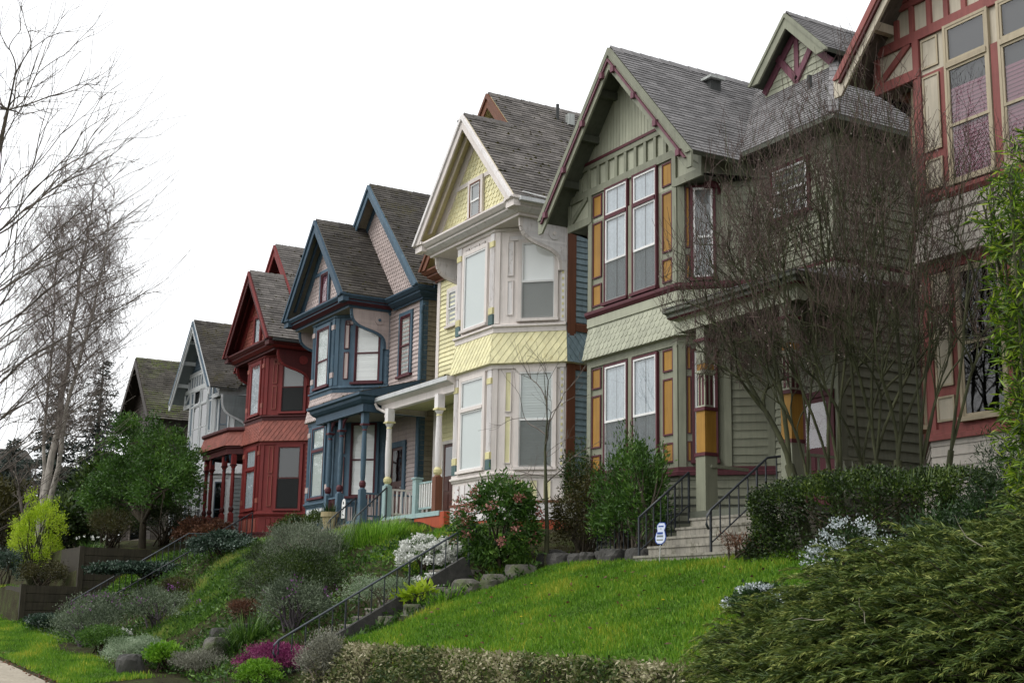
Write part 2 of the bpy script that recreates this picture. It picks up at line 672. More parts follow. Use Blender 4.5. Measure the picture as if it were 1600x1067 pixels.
cloth('blind_pale', '#c4cac7')
cloth('blind_white', '#f4f4f1')
cloth('blind_cool', '#b8bdc0')
cloth('blind_gray', '#7d8080')
cloth('blind_dark', '#4b4d4e')
cloth('blind_pink', '#7b5560')
cloth('lace', '#c4ccd2', rnd=.32, lace=True)  # wide tone range, so the curtain folds' shade is painted in

# ---------------------------------------------------------------- building parts
def window(parent, fr, u0, u1, v0, v1, cas='cream', sash='white', cw=.1, mid=None, transom=None, blind='blind_pale', lower=None,
           screen=None, arch=0.0, curtain=False, trim2=None, slats=False, sillm=None, blind_top=None, d=0.0, pane='glass', upscreen=None, proud=.07):
    w = MB()
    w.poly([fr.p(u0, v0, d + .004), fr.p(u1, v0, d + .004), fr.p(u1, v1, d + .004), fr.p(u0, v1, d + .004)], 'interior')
    t2 = trim2 or cas
    w.box(fr, u0 - cw, u0, v0 - .02, v1 + cw, d, d + proud, cas)
    w.box(fr, u1, u1 + cw, v0 - .02, v1 + cw, d, d + proud, cas)
    w.box(fr, u0, u1, v1, v1 + cw, d, d + proud - .002, cas)
    if trim2:
        b = .028
        w.box(fr, u0 - .004, u0 + b, v0, v1, d, d + proud + .012, t2)
        w.box(fr, u1 - b, u1 + .004, v0, v1, d, d + proud + .012, t2)
        w.box(fr, u0 + b, u1 - b, v1 - b, v1 + .004, d, d + proud + .012, t2)
    w.box(fr, u0 - cw - .03, u1 + cw + .03, v0 - .075, v0 - .001, d, d + proud + .05, sillm or t2)
    if arch:
        k = 8
        for sg in (0, 1):
            pts = [(u0, v1), (u0, v1 - arch)] + [(u0 + (u1 - u0) / 2 * (1 - math.cos(math.pi / 2 * i / k)), v1 - arch + arch * math.sin(math.pi / 2 * i / k)) for i in range(1, k + 1)]
            if sg:
                pts = [(u0 + u1 - a, b) for a, b in pts]
            w.prism(fr, [(a, b - .001) for a, b in pts], d + .03, d + proud - .012, cas)
    wo = build('window', w, parent)
    s = MB()
    sw = .045
    a0, a1 = (u0 + .03, u1 - .03) if trim2 else (u0, u1)
    def frame(b0, b1, dd):
        s.box(fr, a0, a0 + sw, b0, b1, d + dd, d + dd + .028, sash)
        s.box(fr, a1 - sw, a1, b0, b1, d + dd, d + dd + .028, sash)
        s.box(fr, a0 + sw, a1 - sw, b0, b0 + sw * 1.15, d + dd, d + dd + .028, sash)
        s.box(fr, a0 + sw, a1 - sw, b1 - sw, b1, d + dd, d + dd + .028, sash)
    top = v1 - (.03 if trim2 else 0)
    if transom:
        s.box(fr, u0, u1, transom - .045, transom + .045, d, d + proud + .02, t2)
        frame(transom + .046, top, .03)
        top = transom - .046
    if mid:
        frame(v0, mid + .025, .022)
        frame(mid - .025, top, .034)
    else:
        frame(v0, top, .03)
    build('sash', s, wo)
    p = MB()
    p.poly([fr.p(a0 + .01, v0, d + .041), fr.p(a1 - .01, v0, d + .041), fr.p(a1 - .01, v1, d + .041), fr.p(a0 + .01, v1, d + .041)], pane)
    build('pane', p, wo)
    if curtain:
        c = MB()
        n_ = 44
        for (c0, c1) in ((a0 + .02, (a0 + a1) / 2 - .01), ((a0 + a1) / 2 + .01, a1 - .02)):
            ph = random.random() * 6
            def cp(i, z):
                t = i / n_
                return fr.p(c0 + (c1 - c0) * t, z, d + .014 + .007 * math.sin(t * 40 + ph) * (1 + .3 * math.sin(t * 11)))
            zs = [v0 + .02, v1 - .3, v1 - .04]
            for i in range(n_):
                for j in range(2):
                    c.poly([cp(i, zs[j]), cp(i + 1, zs[j]), cp(i + 1, zs[j + 1]), cp(i, zs[j + 1])], blind, .5 + .5 * math.sin(i * 1.9 + ph))  # darker and lighter strips paint the shading of the folds
        build('curtain', c, wo)
    elif blind:
        c = MB()
        b0 = lower if lower else v0
        v1b = blind_top or v1
        if slats:
            c.cover(F(fr.p(0, 0, d + .01), fr.u), [(a0 + .02, b0), (a1 - .02, b0), (a1 - .02, v1b - .02), (a0 + .02, v1b - .02)], 'clap', blind, rv=.07, lift=.012)
        else:
            c.poly([fr.p(a0 + .02, b0, d + .015), fr.p(a1 - .02, b0, d + .015), fr.p(a1 - .02, v1b - .02, d + .015), fr.p(a0 + .02, v1b - .02, d + .015)], blind)
        build('blind', c, wo)
    if screen:
        c = MB()
        sm = mid or (transom or v1)
        c.poly([fr.p(a0 + .02, v0 + .01, d + .0535), fr.p(a1 - .02, v0 + .01, d + .0535), fr.p(a1 - .02, sm - .03, d + .0535), fr.p(a0 + .02, sm - .03, d + .0535)], screen)
        build('insect_screen', c, wo)
    return wo

def slope(mb, xe, ze, xr, zr, y0, y1, mat, soffit, ru=.3, rv=.15, lift=.022, th=.09, y0r=None):
    """a roof slope from an eave line up to a ridge, both running along y"""
    L = math.hypot(xr - xe, zr - ze)
    if xe > xr:
        fr = F((xe, y0, ze), (0, 1, 0), (xr - xe, 0, zr - ze))
    else:
        fr = F((xe, y1, ze), (0, -1, 0), (xr - xe, 0, zr - ze))
    w = y1 - y0
    poly = [(0, 0), (w, 0), (w, L), (0, L)]
    mb.cover(fr, poly, 'shingle', mat, ru, rv, lift)
    c = [fr.p(a, b, -th) for a, b in poly]
    mb.poly(c[::-1], soffit)
    for i in range(4):
        a, b = poly[i - 1], poly[i]
        mb.poly([fr.p(a[0], a[1], -th), fr.p(b[0], b[1], -th), fr.p(b[0], b[1], 0), fr.p(a[0], a[1], 0)], soffit)

def barge(mb, xr, zr, xe, ze, y0, depth, th, mat, drop=0.0, cut=.06):
    k = depth * math.hypot(xr - xe, zr - ze) / abs(xr - xe)
    pts = clip([(xr, zr - drop), (xe, ze - drop), (xe, ze - drop - k), (xr, zr - drop - k)], -1e4, 1e4, ze - cut, 1e4)
    if len(pts) > 2:
        mb.prism(F((0, y0, 0), (1, 0, 0)), pts, 0, th, mat)

def ridge_cap(mb, x, z, y0, y1, sl, mat):
    y = y0
    w = .15
    while y < y1:
        e = min(y + .28, y1)
        t = .028 + random.random() * .012
        mb.mesh([(x - w, y, z - w * sl + t), (x, y, z + t + .012), (x + w, y, z - w * sl + t), (x - w, e, z - w * sl + t - .012), (x, e, z + t), (x + w, e, z - w * sl + t - .012),
                 (x - w, y, z - w * sl - .03), (x + w, y, z - w * sl - .03)],
                [(0, 1, 4, 3), (1, 2, 5, 4), (0, 6, 7, 2, 1)], mat)
        y = e

def flare(mb, path, zb, zt, ob, ot, kind, mats, ru, rv, lift=.014):
    """a shingled skirt flaring out below; mats one per segment"""
    rows = MB().sweep(path, [(ob, zb), (ot, zt)], 'white', False)
    for i in range(len(path) - 1):
        a, b, c, d_ = (V3(rows[i][0]), V3(rows[i + 1][0]), V3(rows[i + 1][1]), V3(rows[i][1]))
        u = (b - a).normalized()
        up = (d_ - a) - u * (d_ - a).dot(u)
        fr = F(a, u, up)
        q = [((p - a).dot(fr.u), (p - a).dot(fr.v)) for p in (a, b, c, d_)]
        mb.cover(fr, q, kind, mats[i], ru, rv, lift)
    mb.sweep(path, [(ob, zb), (0.0, zb - .03)], mats[0] if isinstance(mats, list) else mats, False)

def scroll(mb, fr, u0, u1, z0, z1, th, mat, edge, disc=None, dmat=None):
    """a flat scroll-sawn bracket: full along the top and along u0, its free edge an S-curve"""
    k = 16
    pts = []
    for i in range(k + 1):
        t = i / k
        x = u1 + (u0 + (u1 - u0) * .10 - u1) * (t - .16 * math.sin(2 * math.pi * t))
        z = z1 - (z1 - z0) * (t + .085 * math.sin(2 * math.pi * t))
        pts.append((x, z))
    # thin slices keep each piece convex
    for i in range(k):
        (xa, za), (xb, zb) = pts[i], pts[i + 1]
        mb.prism(fr, [(u0, za), (xa, za), (xb, zb), (u0, zb)], -th / 2, th / 2, mat)
    for i in range(k):
        a, b = pts[i], pts[i + 1]
        mb.bar(fr.p(a[0], a[1]), fr.p(b[0], b[1]), th * 1.9, .07, edge, up=fr.n)
    if disc:
        cx_, cz_, r = disc
        for s_ in (-1, 1):
            mb.prism(fr, [(cx_ + r * math.cos(2 * math.pi * i / 14), cz_ + r * math.sin(2 * math.pi * i / 14)) for i in range(14)], s_ * th / 2, s_ * (th / 2 + .025), dmat or mat)
            mb.prism(fr, [(cx_ + r * .3 * math.cos(2 * math.pi * i / 10), cz_ + r * .3 * math.sin(2 * math.pi * i / 10)) for i in range(10)], s_ * (th / 2 + .02), s_ * (th / 2 + .05), edge)

def panel_part(parent, fr, *q):
    m_ = MB()
    panel(m_, fr, *q)
    build('trim_panel', m_, parent)

def panel(mb, fr, u0, u1, v0, v1, fill, rim, b=.03, d=0.0):
    mb.box(fr, u0, u1, v0, v1, d, d + .012, fill)
    for q in ((u0, u1, v0, v0 + b), (u0, u1, v1 - b, v1), (u0, u0 + b, v0 + b, v1 - b), (u1 - b, u1, v0 + b, v1 - b)):
        mb.box(fr, *q, d, d + .03, rim)

def turned_post(mb, x, y, z0, z1, m, m2, m3, base=.85, w=.16):
    """square foot, turned shaft with a ball, capital block"""
    fr = F((x, y, 0), (1, 0, 0))
    mb.box(fr, -w / 2, w / 2, z0, z0 + base, -w / 2, w / 2, m3)
    h = z0 + base
    top = z1 - .45
    prof = [(w * .5, h), (w * .36, h + .05), (w * .56, h + .12), (w * .56, h + .2), (w * .34, h + .27), (w * .40, h + .4), (w * .46, h + (top - h) * .5), (w * .36, top - .2), (w * .42, top - .17), (w * .34, top - .12), (w * .58, top - .02), (w * .58, top)]
    ms = [m3, m2, m2, m2, m, m, m, m, m2, m, m2]
    mb.lathe(x, y, prof, ms)
    mb.box(fr, -w * .62, w * .62, top, top + .05, -w * .62, w * .62, m2)
    mb.box(fr, -w / 2, w / 2, top + .05, z1, -w / 2, w / 2, m)

def balusters(mb, a, b, z0, z1, n, m, top, w=.035, rail=.06):
    a, b = V3(a), V3(b)
    for i in range(n):
        p = a + (b - a) * ((i + .5) / n)
        mb.bar((p.x, p.y, z0), (p.x, p.y, z1), w, w, m)
    mb.bar((a.x, a.y, z1), (b.x, b.y, z1), rail, .05, top)
    mb.bar((a.x, a.y, z0), (b.x, b.y, z0), rail, .05, top)

def door(parent, fr, u0, u1, v0, v1, frm, leaf, glaz='glass_dark', wide=.12):
    w = MB()
    w.box(fr, u0 - wide, u0, v0, v1 + wide, 0, .08, frm)
    w.box(fr, u1, u1 + wide, v0, v1 + wide, 0, .08, frm)
    w.box(fr, u0, u1, v1, v1 + wide, 0, .078, frm)
    w.box(fr, u0, u1, v0, v1, 0, .03, leaf)
    for a, b in ((.12, .32), (.36, .5)):
        h = v1 - v0
        for q in ((.12, .46), (.54, .88)):
            w.box(fr, u0 + (u1 - u0) * q[0], u0 + (u1 - u0) * q[1], v0 + h * a, v0 + h * b, .03, .045, leaf)
    o = build('door', w, parent)
    p = MB()
    p.box(fr, u0 + (u1 - u0) * .15, u1 - (u1 - u0) * .15, v0 + (v1 - v0) * .56, v1 - .1, .031, .037, glaz)
    build('pane', p, o)
    k = MB()
    c = fr.p(u1 - .08, v0 + (v1 - v0) * .47, .06)
    k.tube([fr.p(u1 - .08, v0 + (v1 - v0) * .47, .03), c, fr.p(u1 - .08, v0 + (v1 - v0) * .47, .1)], [.02, .03, .012], 'metal_vent', 8)
    build('handle', k, o)
    return o
# ---------------------------------------------------------------- houses with three-sided bays under a pediment gable
YF, YR, YB = 17.0, 18.4, 28.0
SQ = math.sqrt(2)

def canted_house(label, cx, a, k, L, R, side, P, zr, hg, eave, zg, mz=None):
    c = YR - YF
    cl = c * SQ
    zm = lambda z: 3.7 + k * (z - 3.7) if z > 3.7 else z
    h = thing('house', label, 'house', (cx, YF, zg), 'row of wooden Victorian houses')
    FR = F((cx, YF, 0), (1, 0, 0))
    CR = F((cx + a, YF, 0), (1, 1, 0))
    CL = F((cx - a - c, YR, 0), (1, -1, 0))
    bay = [(cx - a - c, YR), (cx - a, YF), (cx + a, YF), (cx + a + c, YR)]
    outline = ([(L, YB), (L, YR)] if side == 'L' else [(L, YB)]) + bay + ([(R, YR), (R, YB)] if side == 'R' else [(R, YB)])
    sl = (zr - eave) / hg
    zt = eave
    zs = eave - .40                      # soffit level
    gb = hg - .44                        # half width of the box under the gable

    m = MB()
    m.sweep(outline, [(.02, zg - 1.5), (.02, 2.5)], P['found'])
    m.sweep(outline, [(.02, 2.5), (.05, 2.5), (.05, 2.93), (0, 2.93)], P['base'])
    build('foundation', m, h)

    # plain sheathing and clapboards
    m = MB()
    if side == 'L':
        m.cover(F((L, YR, 0), (1, 0, 0)), [(0, 2.6), (cx - a - c - L, 2.6), (cx - a - c - L, zt), (0, zt)], 'clap', P['siding'], rv=.14, lift=.026)
    else:
        x0 = cx + a + c
        m.cover(F((x0, YR, 0), (1, 0, 0)), [(0, 2.6), (R - x0, 2.6), (R - x0, zt), (0, zt)], 'clap', P['siding'], rv=.14, lift=.026)
    m.cover(F((R, YR, 0), (0, 1, 0)), [(0, zg - .5), (YB - YR, zg - .5), (YB - YR, zt), (0, zt)], 'clap', P['sidewall'], rv=.16, lift=.03)
    m.cover(F((L, YB, 0), (0, -1, 0)), [(0, zg - .5), (YB - YR, zg - .5), (YB - YR, zt), (0, zt)], 'clap', P['siding'], rv=.15)
    m.wbox(L + .01, R - .01, YR + .05, YB - .05, zg - .8, zt + .2, P['siding'])
    # corner boards
    if side == 'R':
        m.box(F((R, YR, 0), (1, 0, 0)), -.2, .03, zg, zt - .3, 0, .045, P['trim'])
        m.box(F((R, YR, 0), (0, 1, 0)), 0, .16, zg, zt - .3, 0, .03, P['trim'])
    else:
        m.box(F((R, YR, 0), (0, 1, 0)), .005, .26, zg, zt - .3, 0, .045, P['corner'])
        m.box(F((L, YR, 0), (1, 0, 0)), -.03, .16, zg, zt - .3, 0, .045, P['trim'])
    build('wall', m, h)

    m = MB()
    for fr, w in ((FR, None), (CR, cl), (CL, cl)):
        q = (-a, a) if w is None else (0, w)
        m.poly([fr.p(q[0], 2.9, 0), fr.p(q[1], 2.9, 0), fr.p(q[1], zs + .1, 0), fr.p(q[0], zs + .1, 0)], P['trim'], .5)
    # slatted apron
    n = 6
    for i in range(n):
        u = -a + .12 + (2 * a - .24) * i / n
        m.box(FR, u + .05, u + (2 * a - .24) / n - .03, 3.0, 3.5, 0, .03, P['apron'])
    for fr, mir in ((CR, 0), (CL, 1)):
        for i in range(4):
            u = .33 + i * .36
            u = cl - u - .22 if mir else u
            panel(m, fr, u, u + .2, 3.0, 3.52, P['panel'], P['trim'], .012)
    # mouldings round the bay
    m.sweep(bay, [(0, 2.93), (.07, 2.93), (.07, 2.99), (0, 3.0)], P['base_mould'])
    m.sweep(bay, [(0, 3.58), (.03, 3.58), (.05, 3.63), (.09, 3.65), (.09, 3.70), (.04, 3.72), (.04, 3.79), (0, 3.8)], P['trim'])
    m.sweep(bay, [(0, zm(6.45)), (.05, zm(6.45)), (.05, zm(6.57)), (0, zm(6.58))], P['trim'])
    m.sweep(bay, [(0, zm(7.43)), (.04, zm(7.43)), (.04, zm(7.56)), (.10, zm(7.58)), (.10, zm(7.63)), (.03, zm(7.66)), (0, zm(7.67))], P['sillband'])
    m.sweep(bay, [(0, zs - .10), (.05, zs - .08), (.07, zs - .01), (0, zs)], P['trim'])
    # corner posts and pilasters
    for z0, z1 in ((3.8, zm(6.45)), (zm(7.68), zs - .1)):
        for s in (-1, 1):
            u0 = s * (a - .13)
            m.box(FR, u0 - .11, u0 + .11, z0, z1, 0, .035, P['pil'])
            for q in range(3):
                m.box(FR, u0 - .08 + q * .06, u0 - .045 + q * .06, z0 + .5, z1 - .4, .035, .05, P['pil'])
            m.box(FR, u0 - .115, u0 + .115, z1 - .38, z1 - .22, .0, .06, P['accent'])
            m.box(FR, u0 - .115, u0 + .115, z0 + .28, z0 + .46, .0, .06, P['accent'])
            m.box(FR, u0 - .12, u0 + .12, z0, z0 + .26, .0, .055, P['pilbase'])
        for fr, mir in ((CR, 0), (CL, 1)):
            u = cl - .14 if mir else .005
            m.box(fr, u, u + .135, z0, z1, 0, .03, P['trim'])
            u = 0.02 if mir else cl - .16
            m.box(fr, u, u + .12, z0, z1, 0, .03, P['pil'])
            for q in range(int((z1 - z0) / .17)):
                m.box(fr, u + .035, u + .085, z0 + .1 + q * .17, z0 + .17 + q * .17, .03, .045, P['accent2'])
    build('bay_wall', m, h)

    for z0, z1 in ((3.95, zm(5.2)), (zm(5.3), zm(6.38)), (zm(7.9), zm(8.85)), (zm(8.97), zm(9.93))):
        for fr, mir in ((CR, 0), (CL, 1)):
            u = cl - .52 if mir else .34
            panel_part(h, fr, u, u + .18, z0, z1, P['panel'] if z0 < zm(7) else P['panel_up'], P['rim'], .025, .004)
    for fr, q in ((CR, (.36, .95)), (CL, (cl - .95, cl - .36)), (FR, (-.3, .18)), (FR, (-.62, -.42)), (FR, (.3, .5))):
        panel_part(h, fr, q[0], q[1], zs - .36, zs - .19, P['panel_up'], P['rim'], .03, .004)

    m = MB()
    sk = [P['skirt']] * 3
    path = list(bay)
    if side == 'L':
        path = path + [(R, YB)]
        sk = sk + [P['sidewall']]
    flare(m, path, zm(6.58), zm(7.43), .15, .012, P['skirtkind'], sk, .2, .145, .022)
    if side == 'L':
        m.sweep([(R, YR + .27), (R, YB)], [(0, zm(7.43)), (.06, zm(7.43)), (.06, zm(7.62)), (.02, zm(7.66)), (0, zm(7.67))], P['corner'])
        m.sweep([(R, YR + .27), (R, YB)], [(0, zm(6.40)), (.05, zm(6.40)), (.05, zm(6.55)), (0, zm(6.56))], P['corner'])
    build('shingle_skirt', m, h)

    ww = P['win']
    window(h, FR, -a + .48, a - .45, 3.88, zm(6.33), cas=P['trim'], cw=.12, transom=zm(5.52), **ww['lowfront'])
    window(h, FR, -a + .48, a - .45, zm(7.78), zm(9.9), cas=P['trim'], cw=.11, **ww['upfront'])
    window(h, CR, .74, 1.64, 3.85, zm(6.35), cas=P['trim'], cw=.10, mid=zm(5.09), **ww['lowcant'])
    window(h, CR, .75, 1.65, zm(7.78), zm(9.86), cas=P['trim'], cw=.10, mid=zm(8.79), **ww['upcant'])
    window(h, CL, cl - 1.64, cl - .74, 3.85, zm(6.35), cas=P['trim'], cw=.10, mid=zm(5.09), **ww['lowcant'])
    window(h, CL, cl - 1.65, cl - .75, zm(7.78), zm(9.86), cas=P['trim'], cw=.10, mid=zm(8.79), **ww['upcant'])

    # cornice and soffit
    m = MB()
    gpath = [(cx - gb, YB if side == 'R' else YR), (cx - gb, YF - .06), (cx + gb, YF - .06), (cx + gb, YB if side == 'L' else YR)]
    e = eave - .02
    prof = [(-.3, zs), (.10, zs), (.10, zs + .06), (.16, zs + .08), (.30, zs + .17), (.30, zs + .22), (.36, zs + .24), (.44, zs + .33), (.44, e), (-.3, e + .02)]
    mm = [P['soffit']] + [P['cornice'], P['cornice'], P['corn2'], P['cornice'], P['corn2'], P['cornice'], P['cornice'], P['cornice']]
    m.sweep(gpath, prof, mm)
    for s in (-1, 1):               # returns at both ends of the gable
        m.box(FR, s * gb + (-.02 if s > 0 else -.4), s * gb + (.4 if s > 0 else .02), zs + .14, e - .05, .3, .50, P['cornice'])
        m.box(FR, s * gb + (-.06 if s > 0 else -.45), s * gb + (.45 if s > 0 else .06), e - .05, e + .03, .3, .55, P['cornice'])
    m.poly([(cx - gb, YF, zs + .002), (cx + gb, YF, zs + .002), (cx + gb, YR, zs + .002), (cx - gb, YR, zs + .002)], P['soffit'], .5)
    if side == 'R':
        m.sweep([(cx + gb + .45, YR), (R, YR), (R, YB)], [(o, z - .02) for o, z in prof[1:]], P['cornice_main'])
    else:
        m.sweep([(L, YB), (L, YR), (cx - gb - .45, YR)], [(o, z - .02) for o, z in prof[1:]], P['cornice_main'])
    build('cornice', m, h)

    # gable face
    m = MB()
    ap = zr - .16
    hb = (ap - zt) / sl
    zb = zm(12.05)
    wt = (ap - zb) / sl
    G = F((cx, YF - .01, 0), (1, 0, 0))
    m.cover(G, [(-hb, zt), (hb, zt), (wt, zb), (-wt, zb)], P['gablekind'], P['gable'], .19, .14, .028)
    m.cover(G, [(-wt, zb), (wt, zb), (0, ap)], P['gablekind'], P['gable'], .19, .14, .028)
    for s in (-1, 1):
        m.prism(G, [(0, ap), (s * hb, zt), (s * (hb - .42), zt), (0, ap - .42 * sl)], .0, .05, P['gtrim'])
    m.prism(G, [(-wt + .1, zb + .02), (wt - .1, zb + .02), (wt + .02, zb + .20 - .3), (-wt - .02, zb + .20 - .3)], .02, .055, P['gtrim'])
    m.box(G, -hb + .3, hb - .3, zt + .02, zt + .14, .02, .06, P['gtrim'])
    build('gable', m, h)
    window(h, F((cx, YF - .01, 0), (1, 0, 0)), -.30, .30, zt + .22, zb - .13, cas=P['gtrim'], cw=.13, d=.03, **ww['attic'])

    # roofs
    if mz is None:
        mz = zr + abs((L + R) / 2 - cx) * sl
    mx = (L + R) / 2
    y0 = YF - .52
    m = MB()
    if side == 'L':
        slope(m, cx + hg, eave, cx, zr, y0, 17.95, P['roof'], P['soff_roof'])
        slope(m, cx + hg, eave, mx, mz, 17.951, YB + .3, P['roof'], P['soff_roof'])
        slope(m, cx - hg, eave, cx, zr, y0, YR + 1.5, P['roof'], P['soff_roof'])
        slope(m, 2 * mx - cx - hg, eave, mx, mz, 17.951, YB + .3, P['roof'], P['soff_roof'])
    else:
        slope(m, cx + hg, eave, cx, zr, y0, YR + 1.5, P['roof'], P['soff_roof'])
        slope(m, cx - hg, eave, cx, zr, y0, 17.95, P['roof'], P['soff_roof'])
        slm = (mz - eave) / (R + .45 - mx)
        slope(m, R + .45, eave, mx, mz, 17.951, YB + .3, P['roof'], P['soff_roof'])
        slope(m, L - .45, eave, mx, mz, 17.951, YB + .3, P['roof'], P['soff_roof'])
    ridge_cap(m, cx, zr + .005, y0, 17.95 if side == 'L' else YR, sl, P['roof'])
    ridge_cap(m, mx, mz + .005, 17.95, YB + .3, sl, P['roof'])
    build('roof', m, h)

    m = MB()
    for s in (-1, 1):
        barge(m, cx, zr, cx + s * hg, eave, y0 + .002, .30, .045, P['rake'], drop=.015)
        barge(m, cx, zr, cx + s * (hg - .02), eave, y0 - .043, .10, .05, P['rake2'], drop=.02)
        barge(m, cx, zr, cx + s * (hg - .3), eave + .3 * sl, y0 + .25, .14, .05, P['rake'], drop=.20)
        w_ = (R + .45 - mx)
        barge(m, mx, mz, mx + s * w_, eave, 17.953, .30, .045, P['rake_main'], drop=.015)
        barge(m, mx, mz, mx + s * w_, eave, 17.953 - .043, .10, .05, P['rake_main'], drop=.02)
    build('rake_board', m, h)

    # upper gable of the main roof, behind the bay
    m = MB()
    wm = (mz - eave) / ((mz - eave) / (R + .45 - mx))
    slm = (mz - eave) / (R + .45 - mx)
    hm = (mz - .15 - zt) / slm
    G2 = F((mx, YR - .005, 0), (1, 0, 0))
    m.cover(G2, [(-hm, zt), (hm, zt), (0, mz - .15)], P['gablekind_main'], P['gable_main'], .19, .14, .028)
    for s in (-1, 1):
        m.prism(G2, [(0, mz - .15), (s * hm, zt), (s * (hm - .28), zt), (0, mz - .15 - .28 * slm)], .0, .05, P['rake_main'])
    build('upper_gable', m, h)

    # scroll brackets at the cut corners
    for xb in (cx + a + c, cx - a - c):
        m = MB()
        xx = xb - .06 if xb > cx else xb + .06
        fr = F((xx, YF, 0), (0, 1, 0))
        scroll(m, fr, c, .02, zs - 1.25, zs, .09, P['bracket'], P['brk_edge'], (c - .42, zs - .30, .17), P['brk_disc'])
        build('bracket', m, h)

    # gutter on the right eave
    m = MB()
    if side == 'L':
        gx, gy = cx + hg, y0 + .15
    else:
        gx, gy = R + .45, YR + .1
    fr = F((gx, gy, 0), (0, 1, 0))
    m.box(fr, 0, YB - gy, eave - .13, eave - .03, -.02, .10, P['gutter'])
    build('gutter', m, h)
    return h, zm, FR, CR

def pal(**k):
    d = dict(found='orange_red', base='cream_worn', trim='cream', siding='yellow', sidewall='gray_blue', corner='rust_brown', apron='cream_worn',
             panel='yellow', panel_up='cream_worn', rim='cream', base_mould='rust_brown', sillband='cream', pil='cream_worn', accent='yellow_trim', accent2='yellow_trim', pilbase='teal_board',
             skirt='yellow', skirtkind='diamond', soffit='cream', cornice='cream', corn2='cream_worn', cornice_main='rust_brown',
             gable='yellow', gablekind='fish', gtrim='cream', gable_main='yellow', gablekind_main='fish', roof='roof_gray', soff_roof='yellow_trim',
             rake='cream', rake2='cream_worn', rake_main='rust_brown', bracket='cream_worn', brk_edge='cream', brk_disc='cream_worn', gutter='gutter_white')
    d.update(k)
    return d

# --- the yellow house
P4 = pal(win=dict(
    lowfront=dict(sash='white', blind='blind_pale'), upfront=dict(sash='white', blind='blind_pale'),
    lowcant=dict(sash='white', blind='blind_pale', screen='screen', slats=True), upcant=dict(sash='white', blind='blind_white', screen='screen'),
    attic=dict(sash='white', blind='blind_gray', mid=11.4, trim2='rust_brown')))
h4, zm4, FR4, CR4 = canted_house('pale yellow house with a cream bay, between the steel blue and sage green houses',
                                 -31.77, 1.08, 1.0, -36.82, -29.29, 'L', P4, 13.84, 2.93, 10.70, 2.0)
# --- the blue house
P3 = pal(found='steel_blue_dark', base='steel_blue', trim='steel_blue', siding='pinkish', sidewall='taupe', corner='steel_blue', apron='fog_white', panel='pinkish',
         panel_up='pinkish', rim='maroon', base_mould='steel_blue', sillband='steel_blue', pil='steel_blue', accent='pinkish', accent2='steel_blue', pilbase='steel_blue', skirt='pinkish', skirtkind='fish',
         soffit='taupe', cornice='steel_blue_dark', corn2='maroon', cornice_main='steel_blue_dark', gable='pinkish', gtrim='steel_blue', gable_main='pinkish', roof='roof_dark',
         soff_roof='taupe', rake='steel_blue_dark', rake2='steel_blue_dark', rake_main='steel_blue', bracket='pinkish', brk_edge='steel_blue', brk_disc='pinkish', gutter='steel_blue_dark',
         win=dict(lowfront=dict(sash='steel_blue', trim2='maroon', blind='blind_pale'), upfront=dict(sash='maroon', trim2='maroon', mid=8.55, blind='blind_pale'),
                  lowcant=dict(sash='maroon', trim2='maroon', blind='blind_white', slats=True), upcant=dict(sash='maroon', trim2='maroon', blind='blind_white', slats=True),
                  attic=dict(sash='maroon', trim2='maroon', blind='blind_pink')))
h3, zm3, FR3, CR3 = canted_house('steel blue house with pinkish shingles and dark mossy roof, between the red and yellow houses',
                                 -42.76, 1.0, .969, -45.3, -37.9, 'R', P3, 13.52, 2.76, 10.38, 2.2, mz=14.75)
# --- the red house
P2 = pal(found='red_dark', base='red_dark', trim='red', siding='red', sidewall='red_dark', corner='red_dark', apron='brick_red', panel='red', panel_up='red', rim='brick_red',
         base_mould='red_dark', sillband='red_dark', pil='red', accent='brick_red', accent2='brick_red', pilbase='red', skirt='brick_red', soffit='red_dark', cornice='red_dark', corn2='red',
         cornice_main='red_dark', gable='brick_red', gtrim='red', gable_main='brick_red', roof='roof_gray', soff_roof='red_dark', rake='red_dark', rake2='red', rake_main='red', bracket='red_dark',
         brk_edge='red', brk_disc='red', gutter='dark_metal',
         win=dict(lowfront=dict(sash='red', blind='lace', curtain=True), upfront=dict(sash='red', blind='lace', curtain=True),
                  lowcant=dict(sash='red_dark', blind='blind_dark', screen='screen_dark', slats=True), upcant=dict(sash='red_dark', blind='blind_gray', screen='screen_dark', arch=.3),
                  attic=dict(sash='red_dark', blind='lace')))
h2, zm2, FR2, CR2 = canted_house('barn red house with brick coloured shingle band, between the steel blue and white houses',
                                 -49.6, .97, .93, -54.75, -47.23, 'L', P2, 13.16, 2.62, 10.1, 2.5)
